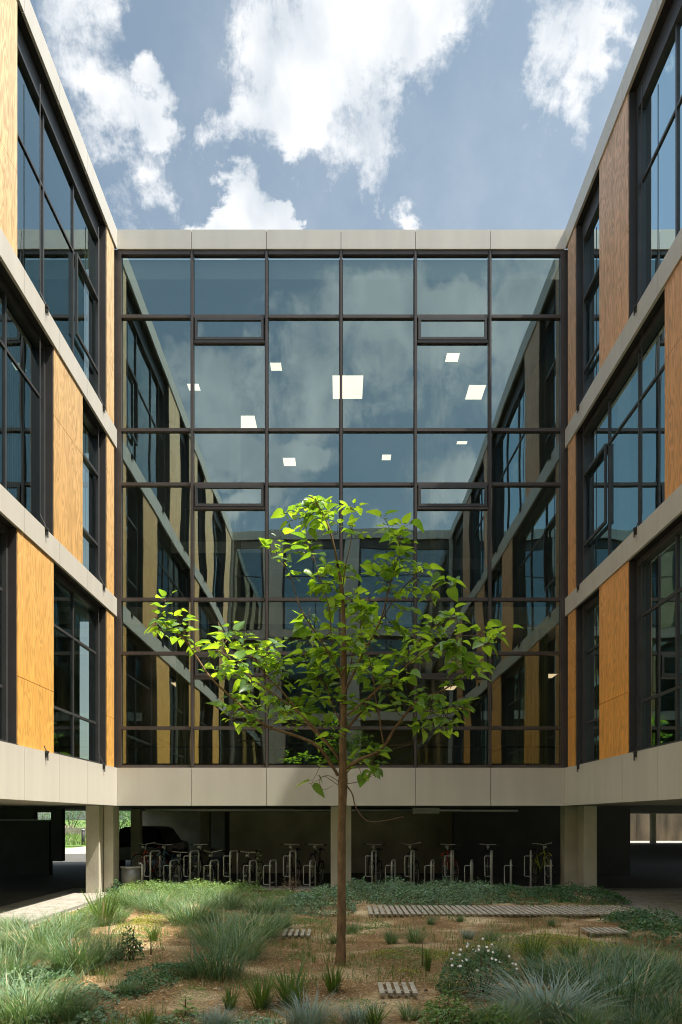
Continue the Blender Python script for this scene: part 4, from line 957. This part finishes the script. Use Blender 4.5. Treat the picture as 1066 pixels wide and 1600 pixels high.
tw.build('twigs', 'twig', tree); lf.smooth = True; lf.build('foliage', 'leaf', tree)

# ------------------------------------------------------------------ bike hoops
hoops = [(241.5,1386,1333,'t'),(272,1386,1348,'s'),(303,1386,1333,'t'),(334,1386,1348,'s'),(364.5,1387,1333,'t'),(395,1387,1348,'s'),(426,1387,1348,'s'),(457,1387,1332,'t'),(488,1387,1348,'s'),
         (584,1388,1331,'t'),(614.5,1388,1346,'s'),(644.5,1388,1331,'t'),(675.5,1388,1346,'s'),(706.5,1389,1331,'t'),(737,1389,1346,'s'),(768,1389,1330,'t'),(798.5,1389,1345,'s'),(829.5,1389,1330,'t'),(861,1389,1345,'s')]
RD = Vector((.23, .97, 0)).normalized()                # the stands are set slightly askew
def hoop_proto(h, label):
    root = empty('bicycle_hoop', (0, 0, 0), label, 'bicycle stand', 'steel hoops of the bicycle racks')
    L_ = .50; rr1 = .09; m = MB(); P = [Vector((0, 0, 0)), Vector((0, 0, h - rr1))]
    for k in range(1, 7): a = math.pi/2 * k / 6; P.append(RD * (rr1 - rr1 * math.cos(a)) + Vector((0, 0, h - rr1 + rr1 * math.sin(a))))
    for k in range(0, 7): a = math.pi/2 * k / 6; P.append(RD * (L_ - rr1 + rr1 * math.sin(a)) + Vector((0, 0, h - rr1 + rr1 * math.cos(a))))
    P.append(RD * L_)
    m.tube(P, .022, 10); m.build('hoop', 'steel', root)
    a = MB(); side = Vector((-1, 0, 0)); zt = h - .11; zb = .12 if h < .8 else .32
    a.tube([Vector((.05, 0, zt)), side * .13 + Vector((0, 0, zt)), side * .15 + Vector((0, 0, zt - .02)), side * .15 + Vector((0, 0, zb + .02)), side * .13 + Vector((0, 0, zb)), Vector((.0, 0, zb))], .011, 7)
    a.tube([Vector((.02, 0, .16)) , RD * L_ + Vector((0, 0, .16))], .009, 6)
    a.build('wheel_holder', 'steel', root)
    b = MB(); b.box(-.06, .06, -.05, .05, -.01, .012); b.build('foot_plate', 'steel', root)
    return root
ordw = ['first', 'second', 'third', 'fourth', 'fifth', 'sixth', 'seventh', 'eighth', 'ninth', 'tenth']
cnt = {('t', 0): 0, ('s', 0): 0, ('t', 1): 0, ('s', 1): 0}
protos = {'t': hoop_proto(.92, ''), 's': hoop_proto(.69, '')}; used = {'t': False, 's': False}
HY_ = 19.12
for px, pb, ptp, k in hoops:
    o = protos[k] if not used[k] else copy_tree(protos[k]); used[k] = True
    o.location = ((px - CX) / FPX * (HY_ + .2) - .05, HY_, -.002)
    sd = 0 if px < 533 else 1; cnt[(k, sd)] += 1
    o['label'] = '%s %s steel bicycle hoop counted from the %s' % (ordw[cnt[(k, sd)] - 1], 'tall' if k == 't' else 'low', 'litter bin' if sd == 0 else 'central concrete column rightwards')
for lab, x0, x1 in (('floor rail carrying the hoops left of the central column', -4.65, -.5), ('floor rail carrying the hoops right of the central column', .6, 5.1)):
    m = MB(); m.box(x0, x1, 19.06, 19.10, .0, .035); m.box(x0, x1, 19.60, 19.64, .0, .035); tag(m.build('rack_rail', 'steel', None, ((x0+x1)/2, 19.35, 0)), lab, 'rack rail', 'floor rails of the bicycle racks')

# litter bin
lb = empty('litter_bin', (-5.05, 19.15, 0), 'low round grey steel litter bin at the left corner column', 'litter bin')
m = MB(); m.tube([(-5.05, 19.15, .04), (-5.05, 19.15, .52)], .23, 28); m.build('bin_body', 'steeldk', lb)
m = MB(); m.tube([(-5.05, 19.15, .52), (-5.05, 19.15, .56)], [.25, .25], 28); m.build('bin_rim', 'steel', lb)
m = MB(); m.tube([(-5.05, 19.15, 0), (-5.05, 19.15, .04)], [.2, .2], 20); m.build('bin_base', 'reveal', lb)
m = MB(); m.tube([(-4.77, 19.1, 0), (-4.77, 19.1, .6), (-4.80, 19.1, .63), (-4.86, 19.1, .63)], .03, 10); m.build('bin_post', 'steel', lb)

# ------------------------------------------------------------------ bicycles
def bicycle(paint, label, bars='flat'):
    """local frame: +x forward, y left; origin on the ground under the middle"""
    root = empty('bicycle', (0, 0, 0), label, 'bicycle', 'bicycles parked in the racks')
    WR = .33; fw, rwx = .54, -.50
    for nm, x in (('front_wheel', fw), ('rear_wheel', rwx)):
        t = MB(); t.ring((x, 0, WR), (0, 1, 0), WR - .018, .019, 32, 7); w = t.build('wheel', 'tyre', root)
        r2 = MB(); r2.ring((x, 0, WR), (0, 1, 0), WR - .042, .010, 32, 5)
        for k in range(14):
            a = 2*math.pi*k/14; r2.tube([(x, .02 * (-1)**k, WR), (x + math.cos(a) * (WR - .045), 0, WR + math.sin(a) * (WR - .045))], .0022, 3, False)
        r2.tube([(x, -.05, WR), (x, .05, WR)], .02, 8); r2.build('rim', 'steel', w)
        f = MB(); P = []
        for k in range(9): a = R(20 + k * (140 if nm == 'rear_wheel' else 100) / 8 + (0 if nm == 'rear_wheel' else 20)); P.append((x + math.cos(a) * (WR + .025), 0, WR + math.sin(a) * (WR + .025)))
        for q in range(8):
            a0, a1 = P[q], P[q+1]; f.poly([(a0[0], -.025, a0[2]), (a1[0], -.025, a1[2]), (a1[0], .025, a1[2]), (a0[0], .025, a0[2])])
        f.build('mudguard', paint, root)
    hd = Vector((.36, 0, .80)); hb = Vector((.40, 0, .62)); bb = Vector((-.07, 0, .29)); stp = Vector((-.22, 0, .78)); rw_ = Vector((rwx, 0, WR))
    f = MB(); f.tube([hd, hb], .02, 10); f.tube([hb, bb], .019, 10); f.tube([bb, stp], .016, 10); f.tube([hd - Vector((-.01, 0, .04)), stp - Vector((-.015, 0, .06))], .016, 10)
    for s in (-1, 1):
        f.tube([bb + Vector((0, s * .03, 0)), rw_ + Vector((0, s * .055, 0))], .009, 7); f.tube([stp - Vector((-.02, -s * .02, .06)), rw_ + Vector((0, s * .055, 0))], .008, 7)
    f.build('frame', paint, root)
    k = MB()
    for s in (-1, 1): k.tube([hb + Vector((0, s * .01, -.02)), hb + Vector((.02, s * .05, -.06)), Vector((fw, s * .05, WR))], .011, 8)
    k.build('fork', paint, root)
    h = MB(); st0 = Vector((.34, 0, .93)); h.tube([hd, st0], .013, 8)
    if bars == 'flat': P = [(.36, -.31, .95), (.38, -.15, .95), (.38, 0, .94), (.38, .15, .95), (.36, .31, .95)]
    else: P = [(.20, -.28, .98), (.32, -.26, 1.0), (.40, -.12, .96), (.38, 0, .94), (.40, .12, .96), (.32, .26, 1.0), (.20, .28, .98)]
    h.tube(P, .012, 8); hbar = h.build('handlebar', 'steel', root)
    g = MB()
    for s in (0, -1): 
        a = Vector(P[s]); b = Vector(P[1 if s == 0 else -2]); g.tube([a, a.lerp(b, .55)], .018, 8)
        g.tube([a.lerp(b, .6) + Vector((.03, 0, -.01)), a + Vector((.06, 0, -.03))], .006, 5)
    g.build('grips', 'rubber', hbar)
    s_ = MB(); s_.tube([stp, stp + Vector((-.02, 0, .13))], .012, 8); n = len(s_.v)
    top = [(-.17, .09), (-.18, 0), (-.17, -.09), (-.05, -.06), (.06, -.02), (.08, 0), (.06, .02), (-.05, .06)]
    o = stp + Vector((0, 0, .14)); 
    for z in (0, .045): s_.v += [(o.x + a, o.y + b, o.z + z + (.01 if a < -.1 else 0)) for a, b in top]
    s_.f.append(tuple(n + i for i in reversed(range(8)))); s_.f.append(tuple(n + 8 + i for i in range(8)))
    for i in range(8): s_.f.append((n+i, n+(i+1)%8, n+8+(i+1)%8, n+8+i))
    s_.build('saddle', 'rubber', root)
    l = MB(); l.tube([(.43, 0, .86), (.49, 0, .86)], [.032, .036], 12); l.tube([(.37, 0, .84), (.43, 0, .86)], .006, 5); l.build('lamp', 'steel', root)
    c = MB(); c.ring((-.07, -.05, .29), (0, 1, 0), .075, .008, 20, 5); c.tube([(-.07, -.06, .29), (.05, -.06, .17)], .009, 6); c.tube([(-.07, .06, .29), (-.19, .06, .41)], .009, 6)
    c.box(.01, .10, -.14, -.07, .155, .18); c.box(-.24, -.15, .07, .14, .40, .425); c.build('crank', 'rubber', root)
    return root
BK = [ # hoop px, raised, paint, bars, label
 (222, 1, 'bike_red', 'swept', 'red city bicycle with swept bars beside the litter bin'),
 (247, 1, 'bike_blue', 'flat', 'pale blue bicycle in the first tall hoop from the litter bin'),
 (278, 0, 'bike_grey', 'flat', 'grey bicycle in the first low hoop from the litter bin'),
 (308, 1, 'bike_black', 'flat', 'black bicycle in the second tall hoop from the litter bin'),
 (330, 0, 'bike_black', 'swept', 'black bicycle with lamp in the second low hoop from the litter bin'),
 (384, 0, 'bike_black', 'flat', 'black bicycle just left of the tall weed stalk'),
 (447, 1, 'bike_black', 'flat', 'black bicycle in the last tall hoop left of the central column'),
 (485, 1, 'bike_black', 'flat', 'black bicycle nearest to the central column on its left'),
 (578, 1, 'bike_black', 'flat', 'black bicycle in the first hoop right of the central column'),
 (640, 1, 'bike_black', 'swept', 'dim black bicycle in the second tall hoop right of the central column'),
 (697, 1, 'bike_red', 'flat', 'orange red bicycle between two hoops right of the tree'),
 (757, 1, 'bike_black', 'flat', 'black bicycle with straight bars left of the fourth tall hoop'),
 (846, 1, 'bike_lime', 'swept', 'lime green bicycle near the right corner columns'),
]
hd0 = math.atan2(-.97, -.23)
for i, (px, up, paint, bars, lab) in enumerate(BK):
    b = bicycle(paint, lab, bars); q = rnd.uniform(-.12, .12)
    if paint == 'bike_lime': q = .35
    if paint == 'bike_red': q = -.2
    Yc = 19.95; xf = (px - CX) / FPX * 19.6
    b.rotation_euler = (rnd.uniform(-.05, .05), -R(13) if up else 0, hd0 + q)
    b.location = (xf + .12, Yc, .12 if up else 0)
    if up: b.location.z = .125
    b.scale = (.93, .93, .93)

# ------------------------------------------------------------------ parked car seen end on in the undercroft
car = empty('parked_car', (-6.65, 28, 0), 'black car parked in the dark undercroft behind the left bicycles', 'car')
xs = [(-.86, .35), (-.90, .62), (-.88, .86), (-.80, .92), (-.66, 1.36), (-.5, 1.43), (0, 1.46), (.5, 1.43), (.66, 1.36), (.80, .92), (.88, .86), (.90, .62), (.86, .35)]
m = MB(); ring0 = None
secs = [(26.0, .93, 0, .80), (26.05, .98, 0, .92), (26.35, 1, 1, 1.0), (28.4, 1, 1, 1.0), (29.2, 1, 0, 1), (30.3, .96, 0, .92), (30.4, .9, 0, .8)]
for (y, s, cab, zs) in secs:
    for a, z in xs: m.v.append((-6.65 + a * s, y, (z if (z <= .93 or cab) else .93 + .04 * (z > 1.4)) * (zs if z > .4 else 1)))
n = len(xs)
for i in range(len(secs) - 1):
    for k in range(n - 1): m.f.append((i*n+k, i*n+k+1, (i+1)*n+k+1, (i+1)*n+k))
    m.f.append((i*n+n-1, i*n, (i+1)*n, (i+1)*n+n-1))
m.f.append(tuple(range(n))); m.f.append(tuple(reversed([(len(secs)-1)*n+k for k in range(n)])))
m.smooth = False; m.build('body', 'car', car)
MB().poly([(-7.33, 26.04, .93), (-5.97, 26.04, .93), (-6.07, 26.31, 1.37), (-7.23, 26.31, 1.37)]).build('rear_window', 'carglass', car)
for x in (-7.38, -5.92): mbx(x - .09, x + .09, 25.97, 26.0, .68, .80).build('rear_lamp', 'rear_lamp', car)
for x in (-7.45, -5.85):
    for y in (26.85, 29.6): t = MB(); t.tube([(x - .1, y, .32), (x + .1, y, .32)], .32, 22); t.build('wheel', 'tyre', car)

# ------------------------------------------------------------------ what shows through the passages
m = MB(); 
for j in range(13):
    for i in range(13):
        x = -60 + i * 4.6; y = 50 + j * 4; z = -.02 + .006 * max(0, y - 52) ** 1.35 * (1 if y > 52 else 0) + .15 * mnoise.noise(Vector((x * .2, y * .2, 0))) * (j > 1); m.v.append((x, y, z))
for j in range(12):
    for i in range(12): q = j * 13 + i; m.f.append((q, q+1, q+14, q+13))
m.smooth = True; tag(m.build('grass_bank', 'lawn'), kind='structure')
r = random.Random(91); m = MB(); m.smooth = True
for _ in range(5000):
    y = r.uniform(51, 75); x = r.uniform(-.40 * y, -.24 * y); z = .006 * max(0, y - 52) ** 1.35 - .05
    blade(m, (x, y, z), r.uniform(0, 6.28), r.uniform(0, .5), r.uniform(.15, .5), .03, r, 3, .8)
tag(m.build('meadow', 'blade_green'), 'sunny meadow grass seen through the left passage', 'grass', kind='stuff')
def bush(x, y, z, rx, h, label, seed, n=1800, mat='cover_dark', leaf=.18):
    root = empty('bush', (x, y, z), label, 'bush', 'bushes beyond the passages'); r = random.Random(seed); m = MB()
    for _ in range(n):
        d = Vector((r.gauss(0, 1), r.gauss(0, 1), r.gauss(0, 1))).normalized(); q = r.random() ** .4; k = 1 + .5 * mnoise.noise(d * 2.2 + Vector((seed, 0, 0)))
        p = Vector((x + d.x * rx * q * k, y + d.y * rx * q * k, z + h * .5 + d.z * h * .5 * q * k)); l = leaf * r.uniform(.6, 1.3)
        leaf6(m, p, Vector((r.gauss(0, 1), r.gauss(0, 1), r.gauss(0, .4))), Vector((r.gauss(0, .5), r.gauss(0, .5), 1)), l, l * .7)
    m.build('foliage', mat, root)
    t = MB(); 
    for k in range(4): a = k * 1.6; t.tube([(x + .1 * math.cos(a), y + .1 * math.sin(a), z - .3), (x + rx * .4 * math.cos(a), y + rx * .4 * math.sin(a), z + h * .6)], [.06, .02], 6)
    t.build('stem', 'twig', root)
bush(-26.5, 78, .6, 3.0, 3.6, 'dark round bush behind the meadow in the left passage, nearest the wall edge', 1)
bush(-22.5, 80, .6, 3.0, 3.8, 'dark bush behind the meadow right beside the left column', 2)
bush(-30.5, 82, .8, 3.5, 4.2, 'dark bush glimpsed through the slot of the left wall', 3)
bush(-17.5, 74, .3, 2.6, 2.6, 'bright bush seen right of the left corner column above the car', 4, mat='cover_lt')
bush(-20.6, 76, .3, 2.6, 3.2, 'dark bush seen behind the bright one above the car', 5)
m = MB(); r = random.Random(8)
for k in range(26):
    x = -27 + r.random() * 5; y = 70 + r.random() * .6; z = .5 + r.random() * .6; s = r.uniform(.15, .4); m.box(x, x + s * 1.8, y, y + s, z, z + s * .5)
sw = MB(); sw.box(-27, -20, 69.9, 70.5, -.1, .95); sw.v += m.v; n0 = 8; sw.f += [tuple(i + n0 for i in f) for f in m.f]
tag(sw.build('dry_stone_wall', 'stone', None, (-23.5, 70, 0)), 'low stone wall on the bank seen through the left passage', 'wall')
bo = empty('bollard', (-17.0, 52.5, 0), 'dark bollard on the grass seen through the left passage', 'bollard')
MB().tube([(-17.0, 52.5, -.1), (-17.0, 52.5, .95)], .11, 12).build('post', 'reveal', bo); MB().tube([(-17.0, 52.5, .95), (-17.0, 52.5, 1.02)], [.14, .1], 12).build('cap', 'steeldk', bo)
cw = MB(); 
for k in range(8): cw.box(16 + k * 2.4, 16 + k * 2.4 + 2.385, 62.5, 62.8, -.05, 3.4)
tag(cw.build('retaining_wall', 'weathered', None, (25, 62.6, 0)), 'stained concrete wall in daylight beyond the right passage', 'wall')
